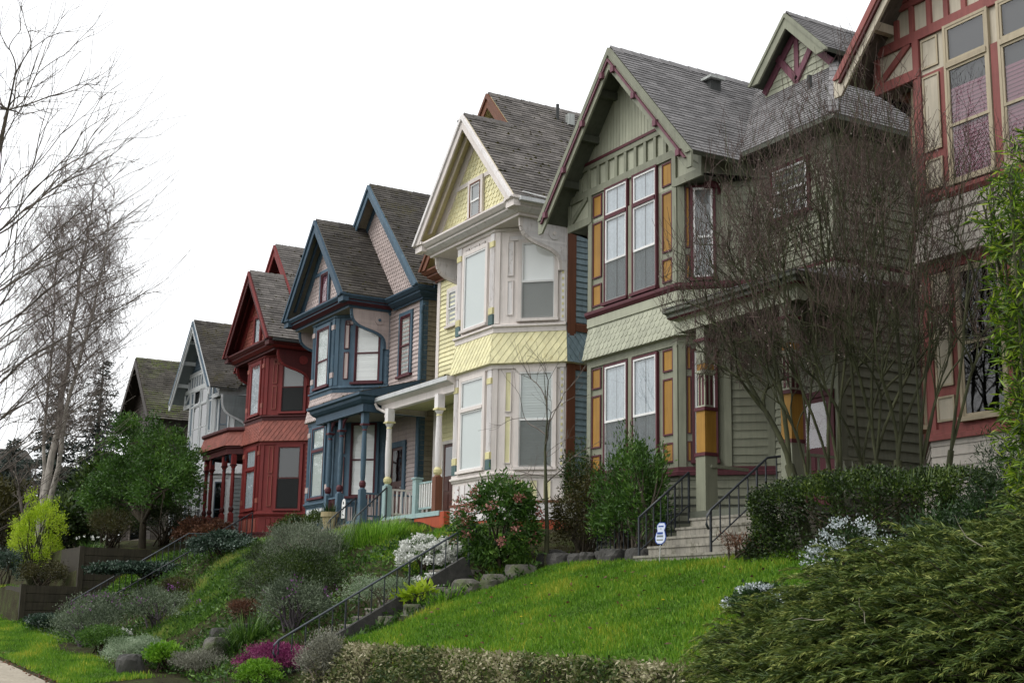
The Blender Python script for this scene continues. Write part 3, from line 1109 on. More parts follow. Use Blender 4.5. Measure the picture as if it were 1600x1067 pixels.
# ---------------------------------------------------------------- houses with timbered gables
def tudor_house(label, cx, L, R, P, zg, dy=0.0, porch=True, dormer=True, dz=0.0, bracket=None):
    yf, yr, yb = YF + dy, YR + dy, YB + dy
    a, c = 1.74, 1.4
    cl = c * SQ
    Zv = lambda z: z + dz
    h = thing('house', label, 'house', (cx, yf, zg), 'row of wooden Victorian houses')
    FR = F((cx, yf, 0), (1, 0, 0))
    CR = F((cx + a, yf, 0), (1, 1, 0))
    CL = F((cx - a - c, yr, 0), (1, -1, 0))
    xl, xr = cx - a - c, cx + a + c
    bay = [(xl, yr), (cx - a, yf), (cx + a, yf), (xr, yr)]
    outline = [(L, yb), (L, yr)] + bay + [(R, yr), (R, yb)]
    if L > xl - .05:
        outline = [(xl, yb)] + bay + [(R, yr), (R, yb)]
        L = xl
    B, I = P['beam'], P['infill']
    zr, hg, ze, sl = Zv(13.03), 3.07, Zv(9.6), 3.43 / 3.07
    y0 = yf - .6

    m = MB()
    m.sweep(outline, [(.02, zg - 1.5), (.02, 2.6)], P['found'])
    build('foundation', m, h)

    m = MB()
    zt = Zv(9.75)
    m.cover(F((xr, yr, 0), (1, 0, 0)), [(0, 1.9), (R - xr, 1.9), (R - xr, zt), (0, zt)], 'clap', P['siding'], rv=.16, lift=.028)
    m.cover(F((R, yr, 0), (0, 1, 0)), [(0, zg - .5), (yb - yr, zg - .5), (yb - yr, zt), (0, zt)], 'clap', P['siding'], rv=.2, lift=.03)
    m.cover(F((L, yb, 0), (0, -1, 0)), [(0, zg - .5), (yb - yr, zg - .5), (yb - yr, zt), (0, zt)], 'clap', P['siding'], rv=.2, lift=.03)
    if L < xl - .1:
        m.cover(F((L, yr, 0), (1, 0, 0)), [(0, 1.9), (xl - L, 1.9), (xl - L, zt), (0, zt)], 'clap', P['siding'], rv=.16, lift=.028)
    m.wbox(L + .01, R - .01, yr + .05, yb - .05, zg - .8, zt + .15, P['siding'])
    m.box(F((R, yr, 0), (1, 0, 0)), -.16, .03, zg, zt, 0, .04, B)
    m.box(F((R, yr, 0), (0, 1, 0)), 0.001, .16, zg, zt, 0, .04, B)
    m.sweep([(xr, yr), (R, yr), (R, yb)], [(0, Zv(6.75)), (.2, Zv(6.72)), (.2, Zv(6.8)), (.1, Zv(7.05)), (.12, Zv(7.12)), (0, Zv(7.15))], [B, P['strip'], P['siding'], P['strip'], P['strip']])
    build('wall', m, h)

    m = MB()
    for fr, q in ((FR, (-a, a)), (CR, (0, cl)), (CL, (0, cl))):
        tz = Zv(9.299) if fr is FR else Zv(9.4)
        m.poly([fr.p(q[0], 2.55, 0), fr.p(q[1], 2.55, 0), fr.p(q[1], tz, 0), fr.p(q[0], tz, 0)], B, .5)
    for fr, q in ((FR, (-a, a)), (CR, (0, cl)), (CL, (0, cl))):
        m.cover(F(fr.p(0, 0, .012), fr.u), [(q[0], zg - .2), (q[1], zg - .2), (q[1], 3.0), (q[0], 3.0)], 'clap', P['base'], rv=.17)
    m.sweep(bay, [(0, 2.98), (.09, 2.98), (.09, 3.06), (.05, 3.08), (.05, 3.16), (0, 3.17)], P['strip2'])
    m.sweep(bay, [(0, Zv(6.73)), (.05, Zv(6.73)), (.05, Zv(6.94)), (0, Zv(6.95))], P['frieze'])
    m.sweep(bay, [(0, Zv(6.95)), (.06, Zv(6.95)), (.11, Zv(7.02)), (.11, Zv(7.09)), (0, Zv(7.12))], P['strip'])
    m.sweep(bay, [(0, Zv(5.76)), (.04, Zv(5.76)), (.04, Zv(5.92)), (0, Zv(5.93))], P['strip3'])
    # posts
    for fr, us in ((FR, (-a + .075, 0, a - .075)), (CR, (.075, 1.02, cl - .075)), (CL, (.075, cl - 1.02, cl - .075))):
        for u in us:
            m.box(fr, u - .075, u + .075, 3.16, Zv(5.76), 0, .045, B)
            m.box(fr, u - .075, u + .075, Zv(7.12), Zv(9.3), 0, .045, B)
    build('bay_wall', m, h)

    m = MB()
    flare(m, bay, Zv(5.94), Zv(6.73), .15, .01, P['skirtkind'], [P['skirt']] * 3, .17, .155)
    build('shingle_skirt', m, h)

    m = MB()
    pw = (1.2, 1.57)
    lo = ((3.28, 3.70), (3.86, 5.08), (5.23, Zv(5.72)))
    up = ((Zv(7.2), Zv(7.73)), (Zv(7.88), Zv(9.24)), (Zv(9.38), Zv(9.92)))
    for s in (-1, 1):
        q = pw if s > 0 else (-pw[1], -pw[0])
        for z0, z1 in lo + up:
            panel_part(h, FR, q[0], q[1], z0, z1, P['panel'], P['prim'], .035)
    for z0, z1 in lo + up[:2]:
        for fr in (CR, CL):
            q = (.17, .26) if fr is CR else (cl - .26, cl - .17)
            panel_part(h, fr, q[0], q[1], z0, z1, P['panel'], P['prim'], .02)
    for z0, z1 in ((3.1, Zv(5.75)), (Zv(7.15), Zv(9.25))):
        m = MB()
        m.cover(F(CR.p(0, 0, .004), CR.u), [(1.1, z0), (cl - .15, z0), (cl - .15, z1), (1.1, z1)], 'clap', P['siding'], rv=.17)
        build('cant_siding', m, h)

    # overhanging timber frame under the gable
    m = MB()
    w = 2.65
    top = Zv(10.8)
    wz = lambda u: min(top, zr - .12 - abs(u) * sl)
    m.poly([FR.p(-w, Zv(9.3), 0), FR.p(w, Zv(9.3), 0), FR.p(w, wz(w), 0), FR.p(1.97, top, 0), FR.p(-1.97, top, 0), FR.p(-w, wz(w), 0)], I, .5)
    for s in (-1, 1):
        side = F((cx + s * w, yf if s > 0 else yr, 0), (0, s, 0))
        m.poly([side.p(0, Zv(9.3), 0), side.p(c, Zv(9.3), 0), side.p(c, wz(w) + .1, 0), side.p(0, wz(w) + .1, 0)], B)
        m.prism(F((cx, 0, Zv(9.3)), (1, 0, 0), (0, 1, 0)), [(s * a, yf), (s * w, yf), (s * w, yr), (s * (a + c), yr)], 0, .03, P['soffit'])
        u0, u1 = sorted((s * (a - .08), s * w))
        m.box(FR, u0, u1, Zv(9.27), Zv(9.45), .0, .06, B)
        m.box(FR, *sorted((s * (w - .1), s * w)), Zv(9.45), wz(w), 0, .055, B)

        m.bar(FR.p(s * (a + .08), Zv(9.98), .025), FR.p(s * (w - .12), Zv(9.48), .025), .12, .045, B, up=FR.n)
    m.box(FR, -w + .1, w - .1, Zv(9.96), Zv(10.14), 0, .056, B)
    m.box(FR, -2.0, 2.0, Zv(10.64), Zv(10.76), 0, .056, B)
    m.box(FR, -1.97, 1.97, Zv(10.762), Zv(10.83), 0, .075, P['strip'])
    for s in (-1, 1):
        for u in (.2, .58, .96, 1.34, 1.74, 2.1):
            hi = min(Zv(10.64), zr - .12 - (u + .05) * sl)
            m.box(FR, *sorted((s * (u - .05), s * (u + .05))), Zv(10.14), hi, 0, .05, B)
        m.box(FR, *sorted((s * (a - .14), s * a)), Zv(9.3), Zv(9.96), 0, .058, B)
        # stepped corbel below the overhang
        for i in range(4):
            m.box(F((cx + s * (w - .35), yr, 0), (1, 0, 0)), -.1, .1, Zv(8.75) + i * .14, Zv(8.90) + i * .14, 0, .3 + .25 * i, P['corbel'])
    build('timber_frame', m, h)

    m = MB()
    ap = zr - .14
    hb = (ap - Zv(10.83)) / sl
    G = F((cx, yf, 0), (1, 0, 0))
    if P['gablekind'] == 'vert':
        fr = F((cx, yf, 0), (1, 0, 0))
        m.poly([fr.p(-hb, Zv(10.83)), fr.p(hb, Zv(10.83)), fr.p(0, ap)], I)
        u = -hb
        while u < hb:
            for q in (u + .004, u + .1):
                pass
            c_ = clip_convex(ccw([(u + .006, 0), (u + .12, 0), (u + .12, 50), (u + .006, 50)]), ccw([(-hb, Zv(10.83)), (hb, Zv(10.83)), (0, ap)]))
            if len(c_) >= 3:
                m.prism(fr, c_, .0, .014, I)
            u += .125
    else:
        m.cover(G, [(-hb, Zv(10.83)), (hb, Zv(10.83)), (0, ap)], 'clap', I, rv=.15)
        m.box(G, -.06, .06, Zv(10.83), ap - .1, 0, .05, B)
    build('gable', m, h)

    ww = P['win']
    for u0, u1 in ((-1.03, -.1), (.1, 1.03)):
        window(h, FR, u0 + .04, u1 - .04, 3.30, Zv(5.68), cas=P['prim'], cw=.05, **ww['low'])
        window(h, FR, u0 + .04, u1 - .04, Zv(7.2), Zv(9.93), cas=P['prim'], cw=.05, transom=Zv(9.24), mid=Zv(8.17), **ww['up'])
    for fr, q in ((CR, (.34, .76)), (CL, (cl - .76, cl - .34))):
        window(h, fr, *q, 3.3, Zv(5.6), cas=P['prim'], cw=.06, mid=4.4, **ww['side'])
        window(h, fr, *q, Zv(7.2), Zv(9.2), cas=P['prim'], cw=.06, mid=Zv(8.1), **ww['side'])
    if R - xr > 1.5:
        window(h, F((xr, yr, 0), (1, 0, 0)), .15, min(1.2, R - xr - .3), Zv(8.35), Zv(9.4), cas=P['prim'], cw=.08, mid=Zv(8.9), **ww['side'])

    # roof
    m = MB()
    L_ = math.hypot(hg, zr - ze)
    ms = 1.1
    zer = Zv(9.9)
    yer = yr - .5
    yv0 = yer - (zer - ze) / ms          # where the valley leaves the gable's eave
    yv1 = yer + (zr - zer) / ms
    R_, S_ = P['roof'], P['soffit']
    fr = F((cx + hg, y0, ze), (0, 1, 0), (-hg, 0, zr - ze))
    pr = [(0, 0), (yv0 - y0, 0), (yv1 - y0, L_), (0, L_)]
    m.cover(fr, pr, 'shingle', R_, .3, .135, .016)
    m.poly([fr.p(u, v, -.09) for u, v in pr][::-1], S_)
    m.poly([fr.p(0, 0, -.09), fr.p(pr[1][0], 0, -.09), fr.p(pr[1][0], 0, 0), fr.p(0, 0, 0)], S_)
    slope(m, cx - hg, ze, cx, zr, y0, yb, R_, S_, .3, .135, .016)
    ridge_cap(m, cx, zr + .005, y0, yb, sl, R_)
    xe = R + .6
    xh = xe - (zr - zer) / ms
    fr = F((cx, yer, zer), (1, 0, 0), (0, 1, ms))
    Lm = math.hypot(yv1 - yer, zr - zer)
    xv = cx + (zr - zer) / sl
    xr_, run = xe - 3.7, 3.7
    La = math.hypot(run, run * ms)
    yap, zap = yer + run, zer + run * ms
    m.cover(fr, [(xv - cx, 0), (xe - cx, 0), (xr_ - cx, La), (0, Lm)], 'shingle', R_, .3, .135, .016)
    m.poly([(xv, yer, zer - .1), (xe, yer, zer - .1), (xe, yr + .1, zer - .1), (xv, yr + .1, zer - .1)], S_)
    m.poly([(xv, yer, zer - .1), (xe, yer, zer - .1), (xe, yer, zer), (xv, yer, zer)], S_)
    fr = F((xe, yer, zer), (0, 1, 0), (-1, 0, ms))
    m.cover(fr, [(0, 0), (yb - yer, 0), (yb - yer, La), (run, La)], 'shingle', R_, .3, .135, .016)
    m.poly([(xe, yer, zer - .1), (xe, yb, zer - .1), (xe, yb, zer), (xe, yer, zer)], S_)
    m.poly([(R - .2, yer, zer - .102), (xe, yer, zer - .102), (xe, yb, zer - .102), (R - .2, yb, zer - .102)], S_)
    m.poly([(cx, yv1, zr - .02), (xr_, yap, zap - .02), (xr_, yb, zap - .02), (cx, yb, zr - .02)], R_)
    # hip cap
    for i in range(18):
        p = V3((xe, yer, zer)).lerp(V3((xr_, yap, zap)), i / 18)
        q = V3((xe, yer, zer)).lerp(V3((xr_, yap, zap)), (i + 1) / 18)
        m.bar(p + V3((0, 0, .02)), q + V3((0, 0, .008)), .2, .03, R_)
    build('roof', m, h)

    m = MB()
    for s in (-1, 1):
        barge(m, cx, zr, cx + s * hg, ze, y0 + .002, .36, .05, P['rake'], drop=.02, cut=.36)
        barge(m, cx, zr, cx + s * (hg - .02), ze + .02 * sl, y0 - .048, .12, .04, P['rake2'], drop=.03)
        barge(m, cx, zr, cx + s * (hg - .15), ze + .15 * sl, y0 - .048, .045, .05, P['rakestrip'], drop=.30, cut=.3)
        if P.get('boss'):
            for t in (.08, .36, .64, .92):
                u = s * (hg - .15) * t
                m.box(F((cx, y0 - .04, 0), (1, 0, 0)), u - .06, u + .06, zr - .38 - abs(u) * sl - .08, zr - .38 - abs(u) * sl + .06, 0, .09, P['boss'])

        # purlins and the dark wall plate under the overhang
        for t in (.2, .45, .72):
            u = s * hg * t
            zz = zr - abs(u) * sl - .13
            m.box(F((cx, y0 + .05, 0), (1, 0, 0)), u - .06, u + .06, zz - .17, zz, -.56, 0, P['purlin'])
    build('rake_board', m, h)

    if dormer:
        m = MB()
        yd = yr + 1.45
        dx = cx + 2.5
        zb = Zv(12.0)
        za = zb + 1.68
        s2 = 1.02
        hw = 1.3
        fr = F((dx, yd, 0), (1, 0, 0))
        m.cover(fr, [(-1.12, zb - .2), (1.12, zb - .2), (1.12, zb + .2), (0, za - .33), (-1.12, zb + .2)], 'clap', P['infill'], rv=.16)
        for s in (-1, 1):
            m.bar(fr.p(0, za - .42, .03), fr.p(s * 1.12, zb + .14, .03), .17, .05, P['dtim'], up=fr.n)
            m.bar(fr.p(0, zb + .1, .04), fr.p(s * .62, zb + .85, .04), .16, .05, P['dtim'], up=fr.n)
        m.box(fr, -.07, .07, zb, za - .5, 0, .045, P['dtim'])
        slope(m, dx + hw, za - hw * s2, dx, za, yd - .3, yd + 4, R_, S_, .3, .135, .016)
        slope(m, dx - hw, za - hw * s2, dx, za, yd - .3, yd + 4, R_, S_, .3, .135, .016)
        ridge_cap(m, dx, za + .005, yd - .3, yd + 4, s2, R_)
        for s in (-1, 1):
            barge(m, dx, za, dx + s * hw, za - hw * s2, yd - .298, .26, .05, P['rake'], drop=.02)
            barge(m, dx, za, dx + s * hw, za - hw * s2, yd - .348, .07, .03, P['rake2'], drop=.03)
        build('dormer', m, h)
    return h, FR, CR, bay

def tpal(**k):
    d = dict(beam='sage', infill='sage_pale', found='sage_dark', siding='sage', base='sage', strip='maroon', strip2='maroon', strip3='sage', frieze='sage_pale', panel='gold', prim='maroon',
             skirt='sage_pale', skirtkind='fish', soffit='sage_dark', corbel='maroon', gablekind='vert', roof='roof_clean', rake='sage', rake2='sage', rakestrip='mulberry', boss='mulberry', purlin='sage_dark', dtim='mulberry')
    d.update(k)
    return d

P5 = tpal(win=dict(low=dict(sash='white', mid=4.41, blind='lace', curtain=True, screen='screen'), up=dict(sash='white', blind='lace', curtain=True, screen='screen'), side=dict(sash='white', blind='blind_gray')))
h5, FR5, CR5, bay5 = tudor_house('sage green house with gold panels, bright lawn and concrete steps in front', -24.32, -27.5, -19.3, P5, 1.4)
P6 = tpal(beam='rose_brown', infill='ivory', found='pale', siding='pale', base='pale', strip='rose_brown', strip2='rose_brown', strip3='rose_brown', frieze='pale', panel='ivory', prim='tan_sash',
          skirt='pale', skirtkind='clap', soffit='weathered', corbel='rust_brown', gablekind='clap', rake='ivory', rake2='rose_brown', rakestrip='red_dark', boss=None, purlin='ivory', dtim='rose_brown',
          win=dict(low=dict(sash='tan_sash', mid=4.5, blind=None, pane='glass_dark'), up=dict(sash='tan_sash', blind='blind_pink', slats=True, blind_top=8.9), side=dict(sash='tan_sash', blind='blind_gray', pane='glass_dark')))
h6, FR6, CR6, bay6 = tudor_house('ivory house with rose brown timber framing, beside the bamboo at the right edge', -13.97, -17.2, -9.0, P6, 1.2, dz=.05, dormer=False)
P1 = tpal(beam='fog_white', infill='slate_blue', found='fog_gray', siding='fog_gray', base='fog_white', strip='fog_white', strip2='fog_white', strip3='fog_white', frieze='fog_white', panel='slate_blue', prim='fog_white',
          skirt='fog_white', skirtkind='fish', soffit='fog_gray', corbel='fog_white', gablekind='clap', roof='roof_dark', rake='fog_white', rake2='steel_blue', rakestrip='fog_white', boss=None, purlin='fog_white', dtim='fog_white',
          win=dict(low=dict(sash='fog_white', mid=4.5, blind='lace', pane='glass_dark'), up=dict(sash='fog_white', blind=None, pane='glass_dark'), side=dict(sash='slate_blue', blind='blind_gray', pane='glass_dark')))
h1, FR1, CR1, bay1 = tudor_house('white and blue grey timbered house with steep dark gable, left of the red house', -59.26, -62.8, -55.2, P1, 2.6, dy=.8, dormer=False)
m = MB()
scroll(m, F((-56.3, 17.8, 0), (0, 1, 0)), 1.4, .02, 7.4, 9.3, .08, 'fog_gray', 'fog_white')
build('bracket', m, h1)

# the brown house at the far end of the row
h0 = thing('house', 'dark weathered brown house with mossy roof, furthest left in the row', 'house', (-70.7, 18.2, 3.0), 'row of wooden Victorian houses')
m = MB()
m.cover(F((-73.6, 18.2, 0), (1, 0, 0)), [(0, 2.0), (5.8, 2.0), (5.8, 9.9), (2.9, 13.1), (0, 9.9)], 'clap', 'dark_brown', rv=.17)
m.cover(F((-67.8, 18.2, 0), (0, 1, 0)), [(0, 2.0), (10, 2.0), (10, 9.9), (0, 9.9)], 'clap', 'weathered', rv=.25)
m.wbox(-73.58, -67.82, 18.3, 28, 1.5, 9.8, 'dark_brown')
for i in range(12):
    m.box(F((-67.8, 18.2, 0), (0, 1, 0)), .2 + i * .8, .3 + i * .8, 3, 9.7, .0, .03, 'weathered')
build('wall', m, h0)
m = MB()
slope(m, -67.2, 9.55, -70.7, 13.15, 17.55, 29, 'roof_brown', 'dark_brown', .35, .18, .03)
slope(m, -74.2, 9.55, -70.7, 13.15, 17.55, 29, 'roof_brown', 'dark_brown', .35, .18, .03)
ridge_cap(m, -70.7, 13.16, 17.55, 29, 1.03, 'roof_brown')
build('roof', m, h0)
m = MB()
for s in (-1, 1):
    barge(m, -70.7, 13.15, -70.7 + s * 3.5, 9.55, 17.552, .3, .05, 'dark_brown', drop=.02)
build('rake_board', m, h0)
window(h0, F((-70.7, 18.2, 0), (1, 0, 0)), -1.0, 1.0, 6.6, 8.8, cas='weathered', sash='weathered', mid=7.7, blind='blind_gray', pane='glass_dark')
window(h0, F((-70.7, 18.2, 0), (1, 0, 0)), -1.0, 1.0, 3.6, 5.6, cas='weathered', sash='weathered', mid=4.6, blind='blind_gray', pane='glass_dark')
window(h0, F((-67.8, 18.2, 0), (0, 1, 0)), 1.2, 2.1, 6.6, 8.6, cas='weathered', sash='weathered', mid=7.6, blind='blind_gray', pane='glass_dark')
# ---------------------------------------------------------------- porches and small parts of the houses
rockmat('rock_dark', '#232321', '#4a4844')
paint('concrete', '#8d897e', var=.25, wear='#5d5b4c', wearamt=.8, rough=.85)
paint('old_timber', '#3a352b', var=.3, wear='#34351f', wearamt=.6, rough=.85)
paint('bark_gray', '#4b4438', var=.25, rough=.9)
W0 = F((0, 0, 0), (1, 0, 0))

# blue house: upper window over the porch, door, porch
RB = -37.9
window(h3, F((0, YR, 0), (1, 0, 0)), -39.47, -38.72, 7.68, 9.66, cas='steel_blue', cw=.13, mid=8.66, trim2='maroon', sash='maroon', blind='blind_pale')
door(h3, F((0, YR, 0), (1, 0, 0)), -39.85, -38.95, 2.86, 5.35, 'steel_blue', 'door_brown', wide=.18)
m = MB()
m.wbox(-41.15, RB + .05, 16.45, YR, 2.72, 2.86, 'steel_blue')
m.wbox(-41.1, RB + .02, 16.55, YR, 1.6, 2.72, 'steel_blue_dark')
build('porch_floor', m, h3)
for x in (-40.72, -39.78, -37.98):
    m = MB()
    turned_post(m, x, 16.56, 2.86, 6.2, 'steel_blue', 'maroon', 'steel_blue', base=.92, w=.19)
    build('porch_post', m, h3)
m = MB()
pp = [(-41.55, 17.25), (-41.55, 16.42), (RB + .12, 16.42), (RB + .12, YR)]
m.sweep(pp, [(0, 6.15), (.05, 6.15), (.05, 6.38), (.12, 6.42), (.20, 6.50), (.22, 6.58), (.3, 6.62), (.3, 6.70), (0, 6.74)], 'steel_blue_dark')
m.sweep(pp, [(-.12, 6.15), (0, 6.15)], 'steel_blue')
m.poly([(-41.5, 16.4, 6.3), (RB + .1, 16.4, 6.3), (RB + .1, YR, 6.3), (-41.5, YR, 6.3)], 'taupe')
fr = F((-41.8, 16.15, 6.71), (1, 0, 0), (0, 2.25, .62))
m.cover(fr, [(0, 0), (4.2, 0), (4.2, 2.33), (1.0, 2.33)], 'shingle', 'roof_dark', .3, .14, .018)
m.poly([(-37.605, 16.15, 6.7), (-37.605, 18.4, 6.7), (-37.605, 18.4, 7.32)], 'steel_blue_dark')
build('porch_roof', m, h3)
for xa, xb in ((-40.72, -39.78), (-39.78, -37.98)):
    for s, x in ((1, xa), (-1, xb)):
        m = MB()
        pts = [(x + s * .08, 6.15), (x + s * .5, 6.15)] + [(x + s * (.08 + .42 * math.cos(t)), 5.78 + .37 * math.sin(t)) for t in (1.2, .9, .6, .3, 0)][::-1]
        k = [(x + s * (.5 - .42 * math.sin(t)), 6.15 - .42 * (1 - math.cos(t))) for t in [math.pi / 2 * q / 6 for q in range(7)]]
        for q in range(6):
            m.prism(F((0, 16.56, 0), (1, 0, 0)), [(x + s * .08, 6.15), k[q], k[q + 1]], -.03, .03, 'maroon')
        build('porch_bracket', m, h3)
m = MB()
balusters(m, (-40.62, 16.56, 0), (-39.88, 16.56, 0), 2.98, 3.66, 7, 'maroon', 'steel_blue')
build('porch_railing', m, h3)
m = MB()
balusters(m, (RB + .03, 16.66, 0), (RB + .03, YR - .05, 0), 2.98, 3.66, 14, 'pinkish', 'steel_blue')
build('porch_railing', m, h3)
m = MB()
m.tube([(RB + .28, YR - .14, 9.75), (RB + .1, YR - .1, 9.45), (RB + .1, YR - .1, 2.3)], .05, 'steel_blue', 8)
build('downspout', m, h3)

# yellow house: porch on its left, small window, door
LY = -36.82
m = MB()
m.wbox(LY - .15, -33.15, 16.75, YR, 2.74, 2.87, 'aqua')
m.wbox(LY - .12, -34.75, 16.80, YR, 2.36, 2.74, 'teal_board')
m.wbox(-34.74, -32.9, 16.78, 17.2, 2.36, 2.84, 'orange_red')
m.wbox(LY - .1, -32.9, 16.83, YR, 1.3, 2.36, 'orange_red')
build('porch_floor', m, h4)
for x, mm in ((-36.82, 'aqua'), (-33.5, 'rust_brown')):
    q = MB()
    turned_post(q, x, 16.86, 2.87, 6.15, 'cream_worn', 'yellow_trim', mm, base=.95, w=.22)
    build('porch_post', q, h4)
m = MB()
pp = [(LY - .7, YR), (LY - .7, 16.95), (-32.75, 16.95)]
m.sweep(pp, [(-.1, 6.12), (0, 6.12), (.04, 6.14), (.04, 6.34), (.14, 6.40), (.18, 6.42), (.26, 6.44), (.27, 6.56), (.2, 6.56), (0, 6.58)], ['cream'] * 4 + ['cream', 'gutter_white', 'gutter_white', 'dark_metal', 'dark_metal'])
m.poly([(LY - .7, 16.97, 6.3), (-32.8, 16.97, 6.3), (-33.3, YR, 6.3), (LY - .7, YR, 6.3)], 'yellow_trim')
fr = F((LY - .95, 16.72, 6.57), (1, 0, 0), (0, 1.7, .55))
m.cover(fr, [(0, 0), (4.95, 0), (4.0, 1.78), (.2, 1.78)], 'shingle', 'roof_dark', .3, .14, .018)
m.poly([(LY - .94, 16.72, 6.56), (LY - .74, YR, 7.1), (LY - .74, YR, 6.56)], 'cream')
m.tube([(LY - .8, 16.72, 6.4), (LY - .75, 16.78, 6.25), (LY - .25, 16.86, 6.05), (LY - .18, 16.8, 5.9)], .045, 'cream', 8)
build('porch_roof', m, h4)
m = MB()
m.wbox(-34.86, -34.64, 16.75, 16.95, 2.87, 3.85, 'aqua')
m.wbox(-34.89, -34.61, 16.72, 16.98, 3.85, 3.9, 'aqua')
balusters(m, (-34.62, 16.86, 0), (-33.6, 16.86, 0), 3.0, 3.72, 7, 'white', 'aqua', .045)
build('porch_railing', m, h4)
m = MB()
balusters(m, (LY - .05, 17.0, 0), (LY - .05, YR - .1, 0), 3.0, 3.72, 9, 'cream_worn', 'cream', .045)
build('porch_railing', m, h4)
window(h4, F((0, YR, 0), (1, 0, 0)), -36.05, -35.55, 8.75, 9.82, cas='cream', cw=.11, mid=9.28, sash='white', blind='blind_gray')
door(h4, F((0, YR, 0), (1, 0, 0)), -36.1, -35.35, 2.9, 5.1, 'cream', 'door_brown', wide=.1)
m = MB()
m.tube([(-32.55, 20.05, 14.5), (-32.55, 20.05, 15.15)], .05, 'dark_metal', 8)
m.wbox(-32.5, -32.3, 20.3, 20.5, 14.5, 14.85, 'metal_vent')
build('roof_vent', m, h4)
m = MB()
m.tube([(-28.86, 16.75, 10.83), (-28.86, 17.9, 10.75), (-28.86, 19.0, 10.77), (-28.86, 20.4, 10.74)], .02, 'white', 6)
m.tube([(-28.88, 17.2, 10.80), (-28.88, 18.4, 10.78), (-28.88, 20.4, 10.76)], .016, 'orange_red', 6)
build('cable', m, h4)
m = MB()
m.wbox(-32.55, -32.33, 16.86, 16.98, 2.62, 2.8, 'white')
m.wbox(-32.57, -32.31, 16.84, 16.98, 2.8, 2.83, 'white')
m.wbox(-32.5, -32.38, 16.85, 16.98, 2.5, 2.6, 'white')
build('vent_hood', m, h4)

# red house: porch with a shingled parapet on its left
LR = -54.75
pth = [(-54.2, YR), (-54.2, 16.5), (-51.1, 16.5), (-50.58, 17.02)]
m = MB()
flare(m, pth, 6.42, 6.98, .16, .01, 'diamond', ['brick_red'] * 3, .2, .14)
m.sweep(pth, [(-.2, 6.98), (.05, 6.98), (.1, 7.04), (.1, 7.12), (.04, 7.16), (-.2, 7.16)], 'red_dark')
m.sweep(pth, [(-.15, 6.1), (.03, 6.1), (.03, 6.3), (.08, 6.34), (.08, 6.42), (0, 6.43)], 'red_dark')
m.poly([(-54.2, 16.5, 6.95), (-51.1, 16.5, 6.95), (-50.6, YR, 6.95), (-54.2, YR, 6.95)], 'roof_dark')
m.poly([(-54.2, 16.5, 6.2), (-51.1, 16.5, 6.2), (-50.6, YR, 6.2), (-54.2, YR, 6.2)], 'red_dark')
build('porch_roof', m, h2)
for x, y in ((-54.05, 16.62), (-53.35, 16.62), (-51.75, 16.62), (-50.95, 16.72)):
    q = MB()
    turned_post(q, x, y, 2.9, 6.1, 'red', 'red_dark', 'red', base=.9, w=.18)
    build('porch_post', q, h2)
for xa, xb in ((-53.35, -51.75), (-51.75, -50.95)):
    for s, x in ((1, xa), (-1, xb)):
        m = MB()
        k = [(x + s * (.42 - .36 * math.sin(t)), 6.1 - .36 * (1 - math.cos(t))) for t in [math.pi / 2 * q / 6 for q in range(7)]]
        for q in range(6):
            m.prism(F((0, 16.62, 0), (1, 0, 0)), [(x + s * .06, 6.1), k[q], k[q + 1]], -.03, .03, 'steel_blue_dark')
        build('porch_bracket', m, h2)
m = MB()
m.wbox(-54.2, -50.6, 16.5, YR, 2.72, 2.9, 'red_dark')
m.wbox(-54.15, -50.6, 16.6, YR, 1.4, 2.72, 'red_dark')
build('porch_floor', m, h2)
window(h2, F((0, YR, 0), (1, 0, 0)), -53.0, -52.0, 3.4, 5.6, cas='fog_white', cw=.12, mid=4.5, sash='white', blind=None, pane='glass_dark')
m = MB()
balusters(m, (-53.25, 16.62, 0), (-51.85, 16.62, 0), 3.02, 3.7, 10, 'red', 'red_dark')
build('porch_railing', m, h2)

# white house: slim porch at its front left
m = MB()
m.wbox(-62.3, -60.2, 16.9, 18.9, 6.0, 6.25, 'fog_white')
m.wbox(-62.4, -60.1, 16.8, 18.9, 6.25, 6.4, 'fog_gray')
build('porch_roof', m, h1)
m = MB()
m.lathe(-60.42, 17.1, [(.16, 2.7), (.16, 3.0), (.13, 3.05), (.12, 5.7), (.17, 5.75), (.17, 6.0)], 'fog_white')
build('porch_post', m, h1)

# green house: porch on its right
m = MB()
m.wbox(-21.4, -18.3, 16.3, YR, 1.95, 2.12, 'sage_dark')
m.wbox(-21.35, -18.35, 16.4, YR, 1.0, 1.95, 'sage_dark')
build('porch_floor', m, h5)
for x in (-21.06, -18.55):
    q = MB()
    fr = F((x, 16.52, 0), (1, 0, 0))
    q.box(fr, -.15, .15, 2.12, 3.2, -.15, .15, 'sage')
    q.box(fr, -.17, .17, 3.2, 3.27, -.17, .17, 'maroon')
    q.box(fr, -.14, .14, 3.27, 4.1, -.14, .14, 'gold')
    q.box(fr, -.17, .17, 4.1, 4.17, -.17, .17, 'maroon')
    q.box(fr, -.11, .11, 4.17, 4.86, -.11, .11, 'sage_pale')
    for s in (-.05, .05):
        q.box(fr, s - .03, s + .03, 4.22, 4.82, -.116, .116, 'maroon')
        q.box(fr, -.116, .116, 4.22, 4.82, s - .03, s + .03, 'maroon')
    q.box(fr, -.14, .14, 4.86, 4.92, -.14, .14, 'sage_pale')
    q.box(fr, -.12, .12, 4.92, 5.05, -.12, .12, 'gold')
    q.box(fr, -.13, .13, 5.05, 5.82, -.13, .13, 'sage')
    q.box(fr, -.17, .17, 5.5, 5.56, -.17, .17, 'maroon')
    build('porch_post', q, h5)
m = MB()
pp = [(-21.75, 17.6), (-21.75, 16.35), (-18.15, 16.35), (-18.15, YR)]
